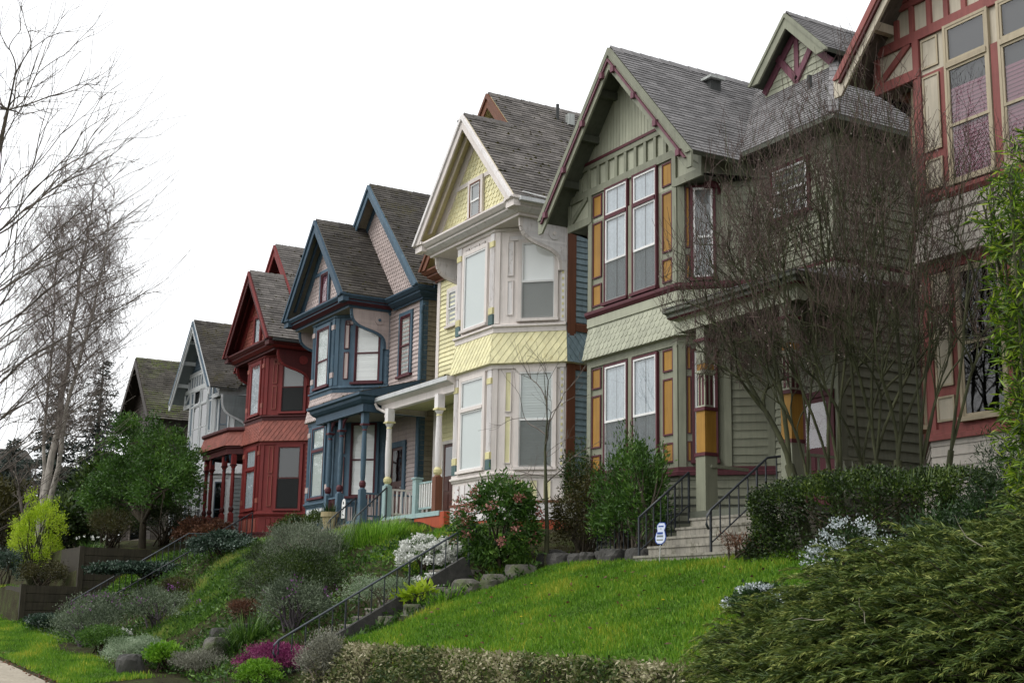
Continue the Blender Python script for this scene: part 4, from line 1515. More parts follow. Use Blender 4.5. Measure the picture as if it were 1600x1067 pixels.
m.sweep(pp, [(-.2, 5.8), (.0, 5.8), (.0, 6.02), (.05, 6.04), (.12, 6.06), (.16, 6.1), (.16, 6.16), (.22, 6.2), (.22, 6.27), (0, 6.3)], ['sage', 'sage_pale', 'sage_pale', 'sage', 'maroon', 'sage_dark', 'sage_dark', 'sage_dark', 'sage_dark'])
m.poly([(-21.7, 16.4, 6.0), (-18.2, 16.4, 6.0), (-18.2, YR, 6.0), (-21.7, YR, 6.0)], 'sage_dark')
fr = F((-21.97, 16.12, 6.28), (1, 0, 0), (0, 2.3, .55))
m.cover(fr, [(0, 0), (4.05, 0), (3.2, 2.35), (1.1, 2.35)], 'shingle', 'roof_clean', .3, .135, .016)
m.poly([(-17.92, 16.12, 6.28), (-18.75, YR, 6.83), (-17.92, YR, 6.28)], 'roof_clean')
for x in (-20.6, -19.6):
    m.wbox(x, x + .14, 17.2, 17.34, 5.86, 5.99, 'dark_metal')
    m.wbox(x + .015, x + .125, 17.215, 17.325, 5.56, 5.86, 'white')
    m.wbox(x - .01, x + .15, 17.19, 17.35, 5.53, 5.56, 'dark_metal')
    m.wbox(x + .06, x + .08, 17.19, 17.35, 5.56, 5.86, 'dark_metal')
build('porch_roof', m, h5)
m = MB()
balusters(m, (-18.38, 16.66, 0), (-18.38, YR - .05, 0), 2.3, 3.0, 8, 'sage', 'sage')
build('porch_railing', m, h5)
m = MB()
m.bar((-20.9, 16.5, 3.0), (-21.0, 17.5, 3.0), .07, .06, 'sage')
build('porch_railing', m, h5)
door(h5, F((0, YR, 0), (1, 0, 0)), -20.35, -19.5, 2.14, 4.4, 'maroon', 'maroon', 'glass', wide=.12)
m = MB()
m.wbox(-23.85, -23.65, 18.8, 19.1, 12.1, 12.56, 'dark_metal')
m.wbox(-23.92, -23.55, 18.72, 19.15, 12.56, 12.62, 'metal_vent')
build('roof_vent', m, h5)
m = MB()
m.tube([(-20.85, 19.3, 11.2), (-20.85, 19.3, 11.75)], .055, 'dark_metal', 8)
build('vent_pipe', m, h5)

# ---------------------------------------------------------------- steps and iron railings
def steps(label, x0, x1, y0, z0, n, rise, tread, widen=0.0, cheek=False):
    q = MB()
    if cheek:
        q.bar((x1 + .09, y0 - .1, z0 - .02), (x1 + .09, y0 + n * tread, z0 + n * rise + .04), .14, .5, 'rock_dark')
    for i in range(n):
        q.wbox(x0 + i * widen, x1, y0 + i * tread, y0 + n * tread + .6, z0 - .5 if i == 0 else z0 + i * rise - .02, z0 + (i + 1) * rise, 'concrete')
        q.wbox(x0 + i * widen - .015, x1 + .015, y0 + i * tread - .02, y0 + i * tread + .06, z0 + (i + 1) * rise - .04, z0 + (i + 1) * rise + .003, 'concrete')
    o = build('steps', q, loc=((x0 + x1) / 2, y0, z0))
    return tag(o, label, 'steps', 'concrete steps up to the houses')

steps('short flight of stained concrete steps up to the sage green porch', -21.3, -18.3, 14.95, 1.02, 5, .186, .26, .1)
steps('long garden flight of concrete steps beside the iron handrail below the yellow house', -27.3, -26.12, 9.4, -1.55, 15, .172, .30, cheek=True)
steps('furthest flight of concrete steps, with ivy beside it, below the red house', -49.6, -48.4, 10.2, -.7, 15, .172, .28)
steps('low concrete steps to the blue porch beside the plant pot', -39.6, -38.3, 15.7, 1.9, 5, .17, .17)
steps('low concrete steps to the yellow porch beside the aqua newel post', -36.6, -34.9, 15.8, 1.85, 5, .18, .19)

def handrail(label, pts, n, h=.86, base=.12, curl=0, mat='iron', foot=True, group='black iron handrails', thick=.023, top=None):
    """top rail through pts; balusters down to a bottom rail; end posts to the ground"""
    r = thing('handrail', label, 'handrail', pts[0], group)
    pts = [V3(p) for p in pts]
    q = MB()
    tp = list(pts)
    if curl:
        a, b = pts[0], pts[1]
        d = (a - b).normalized()
        tp = [a + d * .06 + V3((0, 0, -.30)), a + d * .12 + V3((0, 0, -.18)), a + d * .1 + V3((0, 0, -.04))] + tp
    if curl > 1:
        a, b = pts[-1], pts[-2]
        d = (a - b).normalized()
        tp = tp + [a + d * .14 + V3((0, 0, -.06)), a + d * .2 + V3((0, 0, -.22)), a + d * .12 + V3((0, 0, -.4)), a + d * .02 + V3((0, 0, -.45))]
    q.tube(tp, thick, top or mat, 8)
    build('top_rail', q, r, smooth=True)
    q = MB()
    drop = V3((0, 0, -(h - base)))
    q.tube([p + drop for p in pts], .014, mat, 6)
    build('bottom_rail', q, r)
    seg = [(pts[i + 1] - pts[i]).length for i in range(len(pts) - 1)]
    tot = sum(seg)
    q = MB()
    for k in range(1, n):
        s = tot * k / n
        i = 0
        while s > seg[i]:
            s -= seg[i]
            i += 1
        p = pts[i].lerp(pts[i + 1], s / seg[i])
        ext = -.1 if k % 5 == 0 else 0
        q.bar(p, p + drop + V3((0, 0, ext * 2)), .021 if k % 5 else .03, .021 if k % 5 else .03, mat)
    build('balusters', q, r)
    for p in (pts[0], pts[-1]):
        q = MB()
        q.bar(p, p + V3((0, 0, -h - .15)), .035, .035, mat)
        build('post', q, r)
    return r

handrail('long black iron handrail with scrolled upper end rising beside the garden steps', [(-26, 9.67, -.50), (-26, 13.9, 1.97)], 15, .95, .16, 2, top='iron_light')
handrail('dark iron handrail curving down at its foot beside the hedge and concrete steps', [(-19.05, 15.02, 1.95), (-19.05, 16.35, 2.98), (-19.05, 17.1, 3.1)], 9, .84, .26, 1)
handrail('thin iron handrail half hidden behind the tall shrub, left of the sage green porch steps', [(-21.35, 15.1, 1.95), (-21.35, 16.3, 2.9)], 7, .84, .2, 0)
handrail('long iron handrail with a level landing, furthest left, below the red house', [(-48.3, 10.35, .28), (-48.3, 14.35, 2.80), (-48.3, 15.35, 2.84), (-48.3, 16.7, 3.68)], 30, .86, .12, 0, top='iron_light')
handrail('low iron handrail on the near side of the ivy covered steps, below the red house', [(-46.6, 10.55, .0), (-46.6, 14.0, 2.15), (-46.6, 16.0, 2.6)], 22, .8, .1, 0)
handrail('short iron handrail beside the plant pot on the blue porch steps', [(-38.3, 15.7, 2.85), (-38.3, 16.5, 3.55)], 5, .85, .1, 1)
handrail('short iron handrail in front of the aqua newel of the yellow porch', [(-36.6, 15.75, 2.8), (-36.6, 16.75, 3.75)], 5, .9, .1, 1)

# low iron fence behind the shrubs of the green house
fe = thing('fence', 'low black iron picket fence behind the shrubs, left of the concrete steps', 'fence', (-22.5, 15.9, 1.2))
m = MB()
m.tube([(-24.0, 15.9, 2.05), (-21.4, 15.9, 2.05)], .014, 'iron', 6)
m.tube([(-24.0, 15.9, 1.4), (-21.4, 15.9, 1.4)], .014, 'iron', 6)
build('rails', m, fe)
m = MB()
for i in range(17):
    m.bar((-24.0 + i * .1625, 15.9, 1.15), (-24.0 + i * .1625, 15.9, 2.12), .016, .016, 'iron')
build('pickets', m, fe)

# timber retaining walls of the far garden
def timber_wall(label, x, y0, y1, zb, zt, n):
    t = thing('retaining_wall', label, 'wall', (x, y0, zb), 'stepped timber retaining walls')
    hh = (zt - zb) / n
    q = MB()
    for i in range(n):
        q.wbox(x - .16 + random.uniform(-.012, .012), x + random.uniform(-.012, .012), y0 + .12, y1, zb + i * hh + .008, zb + (i + 1) * hh - .008, 'old_timber')
    build('planks', q, t)
    q = MB()
    q.wbox(x - .18, x + .04, y0 - .06, y0 + .12, zb - .3, zt + .03, 'old_timber')
    build('post', q, t)
    q = MB()
    q.wbox(x - 3.4, x - .17, y0 + .0, y0 + .1, zb - .2, zt, 'old_timber')
    build('front_boards', q, t)
    return t
timber_wall('upper weathered timber retaining wall in the grass, behind the far handrail', -51.45, 11.3, 13.9, .5, 2.32, 6)
timber_wall('lower weathered timber retaining wall nearest the pavement', -51.45, 9.35, 11.25, -.9, .88, 6)

# pot, number plate, yard sign
t = thing('plant_pot', 'tapered cream clay pot with a dark plant on the steps of the blue porch', 'plant pot', (-39.45, 16.15, 2.62))
m = MB()
m.lathe(-39.45, 16.15, [(.0, 2.62), (.18, 2.62), (.25, 3.0), (.29, 3.0), (.29, 3.15), (.26, 3.15), (.25, 3.08), (0, 3.08)], 'terracotta', 20)
build('pot', m, t, smooth=False)
POT = t
tag(build('plinth', (lambda q: (q.wbox(-39.8, -39.1, 15.85, 16.44, 1.7, 2.62, 'concrete'), q)[1])(MB()), loc=(-39.45, 16.15, 1.7)), 'low concrete plinth carrying the cream plant pot', 'plinth')
t = thing('number_plate', 'small white arched plate with dark marks beside the blue porch steps', 'number plate', (-38.95, 16.42, 2.95))
m = MB()
fr = F((-38.95, 16.40, 0), (1, 0, 0))
m.prism(fr, [(-.12, 2.95), (.12, 2.95), (.12, 3.42), (.07, 3.52), (0, 3.55), (-.07, 3.52), (-.12, 3.42)], 0, .03, 'white')
build('plate', m, t)
m = MB()
m.prism(fr, [(.045 * math.cos(i * .6283), 3.42 + .045 * math.sin(i * .6283)) for i in range(10)], .03, .036, 'iron')
m.bar(fr.p(-.04, 3.30, .033), fr.p(.04, 3.26, .033), .035, .008, 'iron', up=fr.n)
m.bar(fr.p(.04, 3.26, .033), fr.p(-.04, 3.14, .033), .035, .008, 'iron', up=fr.n)
m.bar(fr.p(-.05, 3.08, .033), fr.p(.05, 3.04, .033), .035, .008, 'iron', up=fr.n)
build('marks', m, t)
m = MB()
m.bar((-38.95, 16.42, 1.9), (-38.95, 16.42, 2.96), .05, .05, 'dark_brown')
build('stake', m, t)

t = thing('yard_sign', 'small white and blue yard sign on a stake beside the concrete steps', 'yard sign', (-20.35, 14.85, 1.07))
fr = F((-20.35, 14.85, 1.12), (.93, .37, 0), (.13, -.03, 1))
m = MB()
ol = [(a * .86, .08 + b * .8) for a, b in [(-.06, .24), (.05, .24), (.12, .30), (.145, .40), (.12, .50), (.095, .57), (.12, .62), (.125, .68), (.09, .74), (-.05, .74), (-.1, .68), (-.1, .60), (-.085, .55), (-.12, .48), (-.14, .38), (-.12, .29)]]
m.prism(fr, ol, -.006, .006, 'signblue')
m.prism(fr, [(a * .86, .49 + (b - .49) * .93) for a, b in ol], .006, .009, 'signwhite')
build('board', m, t)
m = MB()
for a0, a1, b0, b1, mm in ((-.06, .07, .635, .665, 'signblue'), (-.015, .02, .59, .605, 'sage'), (-.085, .06, .47, .52, 'signblue'), (-.09, .07, .405, .45, 'fog_gray'), (-.09, .07, .33, .355, 'sage')):
    m.box(fr, a0 * .86, a1 * .86, .08 + b0 * .8, .08 + b1 * .8, .009, .0105, mm)
build('lettering', m, t)
m = MB()
m.bar(fr.p(0, -.15), fr.p(0, .5, -.012), .014, .01, 'wire')
build('stake', m, t)
# ---------------------------------------------------------------- ground, road, pavement, lawns
def ground_mat():
    m, n, out = newmat('soil')
    p = nd(n, 'ShaderNodeBsdfPrincipled')
    col = ramp(n, noise(n, 1.6, 8, rough=.7), [(0.35, lin('#2a2519')), (0.5, lin('#343320')), (0.65, lin('#3d4624'))])
    f = ramp(n, noise(n, 22, 4), [(.3, g(.6)), (.7, g(1.25))])
    col = mixc(n, col, f, 1.0, 'MULTIPLY')
    n.links.new(col, p.inputs['Base Color'])
    p.inputs['Roughness'].default_value = .95
    p.inputs['Specular IOR Level'].default_value = .1
    b = nd(n, 'ShaderNodeBump')
    b.inputs['Strength'].default_value = .8
    b.inputs['Distance'].default_value = .05
    n.links.new(noise(n, 14, 6), b.inputs['Height'])
    n.links.new(b.outputs[0], p.inputs['Normal'])
    n.links.new(p.outputs[0], out.inputs['Surface'])
ground_mat()
paint('turf', '#4a651f', var=.3, rough=.95, bump=.3, spec=.1)
paint('asphalt', '#4a4a49', var=.2, rough=.9)
paint('walk', '#a39a8a', var=.2, wear='#8a8272', wearamt=.6, rough=.9)

def branchwork(p, T, rng, out, rtip, expo=.45, f=.5, bow=.10, jit=.05, k=4, m=(3, 5), dirn=None, depth=0, tips=None):
    """branches growing from p so that they reach every point of T, splitting by nearness"""
    n = len(T)
    r = rtip * n ** expo
    def arc(a, b, ra, rb, d0):
        L = np.linalg.norm(b - a)
        c = a + (d0 * .45 * L if d0 is not None else (b - a) * .4) + np.array([0, 0, -bow * L]) + rng.normal(size=3) * jit * L
        q = a
        st = 2 if n == 1 else 4
        for i in range(1, st + 1):
            t = i / st
            e = a * (1 - t) ** 2 + c * 2 * t * (1 - t) + b * t * t
            out.append((q, e, ra + (rb - ra) * (i - 1) / st, ra + (rb - ra) * t, depth))
            q = e
        d = b - c
        return d / max(1e-6, np.linalg.norm(d))
    if n == 1:
        arc(p, T[0], rtip * 1.3, rtip * .8, dirn)
        if tips is not None:
            tips.append(T[0])
        return
    groups = [T]
    kk = min(n, int(rng.integers(m[0], m[1] + 1))) if n > k else n
    if n > k:
        C = T[rng.choice(n, kk, replace=False)]
        for _ in range(5):
            lab = np.argmin(((T[:, None] - C[None]) ** 2).sum(2), 1)
            C = np.array([T[lab == i].mean(0) if (lab == i).any() else C[i] for i in range(kk)])
        groups = [T[lab == i] for i in range(kk) if (lab == i).any()]
    else:
        groups = [T[i:i + 1] for i in range(n)]
    for G in groups:
        if len(G) == 1:
            branchwork(p, G, rng, out, rtip, expo, f, bow, jit, k, m, dirn, depth + 1, tips)
            continue
        c = G.mean(0)
        e = p + (c - p) * f * rng.uniform(.85, 1.15)
        rb = rtip * len(G) ** expo
        d = arc(p, e, min(r, rb * 1.25), rb, dirn)
        branchwork(e, G, rng, out, rtip, expo, f, bow, jit, k, m, d, depth + 1, tips)

def sheet(name, xs, ys, fz, mat, smooth=True):
    xs, ys = np.asarray(xs), np.asarray(ys)
    vs = np.array([[x, y, fz(x, y)] for y in ys for x in xs])
    nx = len(xs)
    q = np.array([[j * nx + i, j * nx + i + 1, (j + 1) * nx + i + 1, (j + 1) * nx + i] for j in range(len(ys) - 1) for i in range(nx - 1)])
    return fast(name, vs, q, np.full(len(q), .5), [mat], smooth=smooth)

xs = np.concatenate([np.linspace(-1500, -140, 18), np.linspace(-130, -70, 45)[:-1], np.linspace(-70, -51.7, 40), np.array([-51.6, -51.55, -51.5, -51.45]), np.linspace(-51.3, -5, 190), np.linspace(-2, 60, 10), np.array([200, 900])])
ys = np.concatenate([np.array([-900, -300, -80, -20, 0, 4.2, 4.6, 6.5]), np.linspace(6.56, 19, 94), np.array([20, 22, 26, 32, 45, 80, 200, 600, 1500])])
tag(sheet('ground', xs, ys, lambda x, y: ground_z(x, y) - (.12 if y < 6.53 else 0), 'soil'), None, None, kind='structure')
xr_ = np.concatenate([np.linspace(-400, -130, 14), np.linspace(-125, 60, 75)])
tag(sheet('road', xr_, [-6.0, 0, 4.46], lambda x, y: walk_z(x) - .14, 'asphalt'), None, None, kind='structure')
q = MB()
for a, b in zip(xr_[:-1], xr_[1:]):
    za, zb_ = walk_z(a), walk_z(b)
    q.poly([(a, 4.62, za), (b, 4.62, zb_), (b, 6.5, zb_), (a, 6.5, za)], 'walk', .5)
    q.poly([(a, 6.5, za), (b, 6.5, zb_), (b, 6.5, zb_ - .2), (a, 6.5, za - .2)], 'walk', .5)
tag(build('pavement', q), None, None, kind='structure')
q = MB()
for a, b in zip(xr_[:-1], xr_[1:]):
    za, zb_ = walk_z(a) + .004, walk_z(b) + .004
    q.mesh([(a, 4.47, za - .3), (b, 4.47, zb_ - .3), (b, 4.47, zb_), (a, 4.47, za), (b, 4.615, zb_), (a, 4.615, za)], [(0, 1, 2, 3), (3, 2, 4, 5)], 'concrete', .5)
tag(build('kerb', q), None, None, kind='structure')

# ---------------------------------------------------------------- vegetation tools (arrays)
def unit(a):
    return a / np.maximum(1e-9, np.linalg.norm(a, axis=-1, keepdims=True))

def leaf_quads(P, D, L, Wd, fold=.25, rng=RNG):
    n = len(P)
    D = unit(D)
    S = unit(np.cross(D, rng.normal(size=(n, 3))))
    N = np.cross(S, D)
    L = np.broadcast_to(np.asarray(L, float), (n,))[:, None]
    Wd = np.broadcast_to(np.asarray(Wd, float), (n,))[:, None]
    m = P + D * L * .45 + N * Wd * fold
    v = np.stack([P, m + S * Wd * .5, P + D * L, m - S * Wd * .5], 1).reshape(-1, 3)
    q = np.arange(4 * n).reshape(n, 4)
    return v, q

def cloud(c, R, n, K, sig, seed, zmin=None, low=-.35, fill=(.55, .95)):
    rng = np.random.default_rng(seed)
    c, R = np.asarray(c, float), np.asarray(R, float)
    d = unit(rng.normal(size=(K * 3, 3)))
    d = d[d[:, 2] > low][:K]
    rad = rng.uniform(*fill, size=(len(d), 1))
    cl = d * rad
    s = rng.uniform(.7, 1.3, size=len(d)) * sig
    k = rng.integers(0, len(d), n)
    p = cl[k] + np.clip(rng.normal(size=(n, 3)), -2.1, 2.1) * s[k][:, None]
    P = c + p * R
    out = unit(p + .2 * rng.normal(size=(n, 3)))
    crnd = rng.uniform(0, 1, len(d))[k]
    if zmin is not None:
        ok = P[:, 2] > zmin
        P, out, crnd = P[ok], out[ok], crnd[ok]
    return P, out, crnd, c + cl * R, rng

def tubes(segs, n=4):
    """segments (p0, p1, r0, r1) -> arrays of quads"""
    A = np.array([s[0] for s in segs], float)
    B = np.array([s[1] for s in segs], float)
    r0 = np.array([s[2] for s in segs])[:, None]
    r1 = np.array([s[3] for s in segs])[:, None]
    d = unit(B - A)
    ref = np.where(np.abs(d[:, 2:3]) > .9, np.array([[1., 0, 0]]), np.array([[0, 0, 1.]]))
    x = unit(np.cross(d, ref))
    y = np.cross(d, x)
    ring = []
    for P, r in ((A, r0), (B, r1)):
        for k in range(n):
            t = 2 * math.pi * k / n
            ring.append(P + (x * math.cos(t) + y * math.sin(t)) * r)
    v = np.stack(ring, 1).reshape(-1, 3)
    base = (np.arange(len(segs)) * 2 * n)[:, None, None]
    f = np.array([[k, (k + 1) % n, n + (k + 1) % n, n + k] for k in range(n)])[None]
    return v, (base + f).reshape(-1, 4)

def plant(name, label, cat, x, y, z=None, group=None):
    return thing(name, label, cat, (x, y, ground_z(x, y) - .03 if z is None else z), group)

def add_leaves(t, part, P, D, L, Wd, mat, rnd, fold=.25, rng=RNG):
    v, q = leaf_quads(P, D, L, Wd, fold, rng)
    return fast(part, v, q, rnd, [mat], parent=t)

def stems_to(t, base, targets, r0, r1, mat, seed, wob=.12, part='stem', n=5):
    rng = np.random.default_rng(seed)
    segs = []
    base = np.asarray(base, float)
    for T in targets:
        b = base + rng.normal(size=3) * np.array([.12, .12, 0])
        L = np.linalg.norm(T - b)
        prev, pr = b, r0
        for k in range(1, 5):
            f = k / 4
            p = b + (T - b) * f + np.array([0, 0, .18 * L * math.sin(math.pi * f)]) * .5 + rng.normal(size=3) * wob * L * .25 * (f < 1)
            r = r0 + (r1 - r0) * f
            segs.append((prev, p, pr, r))
            prev, pr = p, r
    v, q = tubes(segs, n)
    return fast(part, v, q, rng.uniform(0, 1, len(q)), [mat], parent=t)

def shrub(name, label, x, y, R, h, mat, n, leaf, K=22, sig=.2, seed=1, up=.35, low=-.3, cz=.5, stem='twig', cat='shrub', group=None, fl=None, nst=9, z=None, rlow=0.0, fill=(.55, .95)):
    t = plant(name, label, cat, x, y, z, group)
    z0 = t.location.z
    P, out, cr, cl, rng = cloud((x, y, z0 + h * cz), (R[0], R[1], h * (1 - cz) if cz >= .5 else h * cz * 1.0 + (h * (1 - 2 * cz))), n, K, sig, seed, zmin=z0 - .25, low=low, fill=fill)
    gz = np.array([ground_z(a, b) for a, b in P[:, :2]]) if len(P) < 30000 else np.full(len(P), z0)
    ok = P[:, 2] > gz
    P, out, cr = P[ok], out[ok], cr[ok]
    D = out * .7 + rng.normal(size=P.shape) * .55 + np.array([0, 0, up])
    rnd = np.clip(.45 * cr + .55 * rng.uniform(0, 1, len(P)) + rlow, 0, 1)
    add_leaves(t, 'foliage', P, D, leaf[0] * rng.uniform(.6, 1.3, len(P)), leaf[1] * rng.uniform(.7, 1.2, len(P)), mat, rnd, rng=rng)
    stems_to(t, (x, y, z0), cl[:nst], .022 + .008 * h, .006, stem, seed + 5)
    if fl:
        k = fl['n']
        P2, out2, cr2, _, rng2 = cloud((x, y, z0 + h * cz), np.array((R[0], R[1], h * (1 - cz) if cz >= .5 else h * (1 - cz))) * fl.get('scale', 1.05), k, fl.get('K', 30), fl.get('sig', .1), seed + 77, zmin=z0, low=fl.get('low', -.1), fill=(.9, 1.05))
        D2 = out2 * .5 + rng2.normal(size=P2.shape) * .6 + np.array([0, 0, fl.get('up', .2)])
        add_leaves(t, 'blossom', P2, D2, fl['size'] * rng2.uniform(.6, 1.3, len(P2)), fl['size'] * fl.get('wr', .8), fl['mat'], rng2.uniform(0, 1, len(P2)), rng=rng2)
    return t

def blades(t, part, bases, dirs, L, w, droop, mat, rnd, seg=4):
    """arching strips"""
    n = len(bases)
    dirs = unit(dirs)
    side = unit(np.cross(dirs, np.array([[0, 0, 1.0]]) + .01))
    L = np.broadcast_to(L, (n,))[:, None]
    droop = np.broadcast_to(droop, (n,))[:, None]
    rows = []
    for k in range(seg + 1):
        f = k / seg
        p = bases + dirs * L * f + np.array([[0, 0, -1.0]]) * droop * L * f * f
        ww = w * (1 - f * .9) * (.6 + .4 * min(1, f * 4))
        rows.append(p - side * ww / 2)
        rows.append(p + side * ww / 2)
    v = np.stack(rows, 1).reshape(-1, 3)
    b = (np.arange(n) * 2 * (seg + 1))[:, None, None]
    f = np.array([[2 * k, 2 * k + 1, 2 * k + 3, 2 * k + 2] for k in range(seg)])[None]
    q = (b + f).reshape(-1, 4)
    return fast(part, v, q, np.repeat(rnd, seg), [mat], parent=t)

def tuft(name, label, x, y, r, L, n, w, mat, seed, spread=.9, droop=.35, cat='plant', group=None, part='leaves', t=None, up=1.0, z=None):
    rng = np.random.default_rng(seed)
    if t is None:
        t = plant(name, label, cat, x, y, z, group)
    a = rng.uniform(0, 2 * math.pi, n)
    rr = r * np.sqrt(rng.uniform(0, 1, n))
    B = np.stack([x + rr * np.cos(a), y + rr * np.sin(a), np.zeros(n)], 1)
    B[:, 2] = [ground_z(p[0], p[1]) - .02 for p in B] if z is None else z
    D = np.stack([np.cos(a) * spread * rng.uniform(.1, 1, n), np.sin(a) * spread * rng.uniform(.1, 1, n), up * rng.uniform(.7, 1.1, n)], 1) + rng.normal(size=(n, 3)) * .12
    blades(t, part, B, D, L * rng.uniform(.6, 1.15, n), w, droop * rng.uniform(.4, 1.4, n), mat, rng.uniform(0, 1, n))
    return t

paint('twig', '#3f372b', var=.2, rough=.9, rnd=.25)
paint('moss_bark', '#4a4c35', var=.3, rough=.9, rnd=.3)
paint('pale_twig', '#756a64', var=.15, rough=.9, rnd=.25)
paint('red_twig', '#55453f', var=.2, rough=.8, rnd=.3)
paint('gray_twig', '#6a625a', var=.2, rough=.9, rnd=.3)
paint('purple_twig', '#453f42', var=.2, rough=.9, rnd=.3)
paint('birch_bark', '#a39c93', var=.35, wear='#37322d', wearamt=.9, rough=.8)
paint('bud', '#9a8f86', var=.1, rnd=.4)
paint('dead_twig', '#9d9785', var=.1, rnd=.2)
leafmat('grass', ['#375616', '#578322', '#789a2e', '#b0aa3e'], trans=.35, rough=.6, spec=.2)
leafmat('grass_dry', ['#36541a', '#527530', '#73903e', '#a09c5a'], trans=.3, rough=.7, spec=.1)
leafmat('lf_dark', ['#16230f', '#22361a', '#2f4a22', '#4b6531'], trans=.2, spec=.4)
leafmat('lf_green', ['#22370f', '#33531c', '#486b26', '#6b8a3c'], trans=.3, spec=.35)
leafmat('lf_bright', ['#3d6416', '#55821d', '#73a02c', '#93b94a'], trans=.35)
leafmat('lf_lime', ['#6f9018', '#94b024', '#afc636', '#c6d658'], trans=.4)
leafmat('lf_hedge', ['#161f0b', '#233410', '#334a17', '#5a6c28'], trans=.2, spec=.4)
leafmat('lf_olive', ['#22220f', '#333317', '#46431f', '#5c5a2c'], trans=.2)
leafmat('lf_brown', ['#3a261d', '#54382a', '#6d4a37', '#8a6249'], trans=.2)
leafmat('lf_ivy', ['#17241a', '#24372a', '#3a5140', '#75877a'], trans=.15, spec=.5)
leafmat('lf_lav', ['#434b3b', '#5d6753', '#7a846f', '#9aa28f'], trans=.2)
leafmat('lf_lavdark', ['#303a2a', '#475540', '#66735a', '#8f9c84'], trans=.2)
leafmat('lf_sage', ['#5a6e50', '#75896a', '#93a487', '#b1bda4'], trans=.25)
leafmat('lf_gray', ['#55564a', '#6f7062', '#8b8b7c', '#a8a797'], trans=.2)
leafmat('lf_juniper', ['#1a260f', '#34471c', '#55672b', '#868c46'], trans=.15, rough=.6)
leafmat('lf_spruce', ['#1f2a26', '#2b3732', '#3a463f', '#4b554b'], trans=.1, rough=.7)
leafmat('lf_bamboo', ['#2f4a10', '#5d7d18', '#86a024', '#b3bf45'], trans=.4, spec=.4)
leafmat('lf_cover', ['#2d401b', '#53612f', '#83825a', '#aaa386'], trans=.2)
leafmat('fl_white', ['#c9ccc4', '#e2e4de', '#f0f0ec'], trans=.2)
leafmat('fl_pink', ['#7c4a40', '#a56c62', '#c49389'], trans=.25)
leafmat('fl_heather', ['#4a1738', '#6d2350', '#8c3a68', '#a5607f'], trans=.2)
leafmat('fl_purple', ['#5c3263', '#7d4585', '#94609a'], trans=.2)
leafmat('fl_yellow', ['#c9b41c', '#e0cf3e'], trans=.2)
leafmat('fl_palewhite', ['#8f9a9a', '#b9c2c4', '#dde2e6'], trans=.1, spec=.5)
rockmat('rock', '#34332f', '#6f6b63', '#46502a')

# ---------------------------------------------------------------- lawns
def turf(label_free, xs, ys, inside, dens, hgt, mat, seed, wid=.012, ybias=0.0):
    """a lawn: a green sheet and a mass of blades"""
    x0, x1, y0, y1 = xs[0], xs[-1], ys[0], ys[-1]
    gx, gy = np.arange(x0, x1 + .01, .3), np.arange(y0, y1 + .01, .25)
    vid, vs, qs = {}, [], []
    def vv(i, j):
        if (i, j) not in vid:
            vid[(i, j)] = len(vs)
            vs.append((gx[i], gy[j], ground_z(gx[i], gy[j]) + .018))
        return vid[(i, j)]
    for i in range(len(gx) - 1):
        for j in range(len(gy) - 1):
            if inside((gx[i] + gx[i + 1]) / 2, (gy[j] + gy[j + 1]) / 2):
                qs.append((vv(i, j), vv(i + 1, j), vv(i + 1, j + 1), vv(i, j + 1)))
    s = fast('lawn', vs, qs, np.full(len(qs), .5), ['turf'], smooth=True)
    tag(s, None, None, kind='structure')
    rng = np.random.default_rng(seed)
    n = int((x1 - x0) * (y1 - y0) * dens)
    P = np.stack([rng.uniform(x0, x1, n), rng.uniform(y0, y1, n)], 1)
    j = P + rng.normal(size=P.shape) * .18
    P = P[[inside(a, b) for a, b in j]]
    n = len(P)
    # patches of longer, yellower and darker grass
    pn = np.zeros(n)
    for k in range(9):
        f = rng.uniform(.5, 3.2, 2) * rng.choice([-1, 1], 2)
        pn += np.sin(P[:, 0] * f[0] + P[:, 1] * f[1] * 1.4 + rng.uniform(0, 6)) / 4.2
    B = np.stack([P[:, 0], P[:, 1], [ground_z(a, b) + .005 for a, b in P]], 1)
    a = rng.uniform(0, 2 * math.pi, n)
    H = hgt * rng.uniform(.45, 1.2, n) * (1 + .35 * pn)
    lean = rng.uniform(.1, .8, n)
    T = B + np.stack([np.cos(a) * lean * H, np.sin(a) * lean * H - .1 * H, H], 1)
    S = np.stack([-np.sin(a), np.cos(a), np.zeros(n)], 1) * wid
    v = np.stack([B - S, B + S, T], 1).reshape(-1, 3)
    rnd = np.clip(.44 + .29 * pn + .17 * rng.normal(size=n), 0, 1)
    o = fast('grass', v, np.arange(3 * n).reshape(n, 3), rnd, [mat])
    return tag(o, label_free, 'grass', kind='stuff')

def in_main(x, y):
    left = interp(y, [(10.2, -24.2), (11.5, -24.25), (12.6, -24.4), (13.5, -24.6), (14.3, -24.9), (15.2, -24.6)])
    return x > left and 10.25 + .08 * math.sin(x * 2.1) < y < 15.05 + .25 * sm((-21.5 - x) / 3) and not (-21.35 < x < -18.2 and y > 14.93)
turf('bright green lawn sloping up to the sage green house', (-25.2, -7.5), (10.0, 15.5), in_main, 1250, .085, 'grass', 3)
def in_slope(x, y):
    c = interp(y, [(9.6, -37.3), (11.3, -37.2), (13.2, -39.2), (14.6, -42)])
    w = interp(y, [(9.6, 1.0), (11.3, 1.8), (13.2, 1.9), (14.6, 3.0)])
    return abs(x - c) < w + .2 * math.sin(y * 3)
turf('rough yellowish grass on the steep bank below the blue house', (-45, -34), (9.5, 15.2), in_slope, 700, .17, 'grass_dry', 4, .016)
turf('green grass strip on the bank beside the timber walls', (-51.4, -49.4), (8.2, 14.6), lambda x, y: x < -49.6 + .15 * math.sin(y * 2), 700, .12, 'grass', 5, .018)
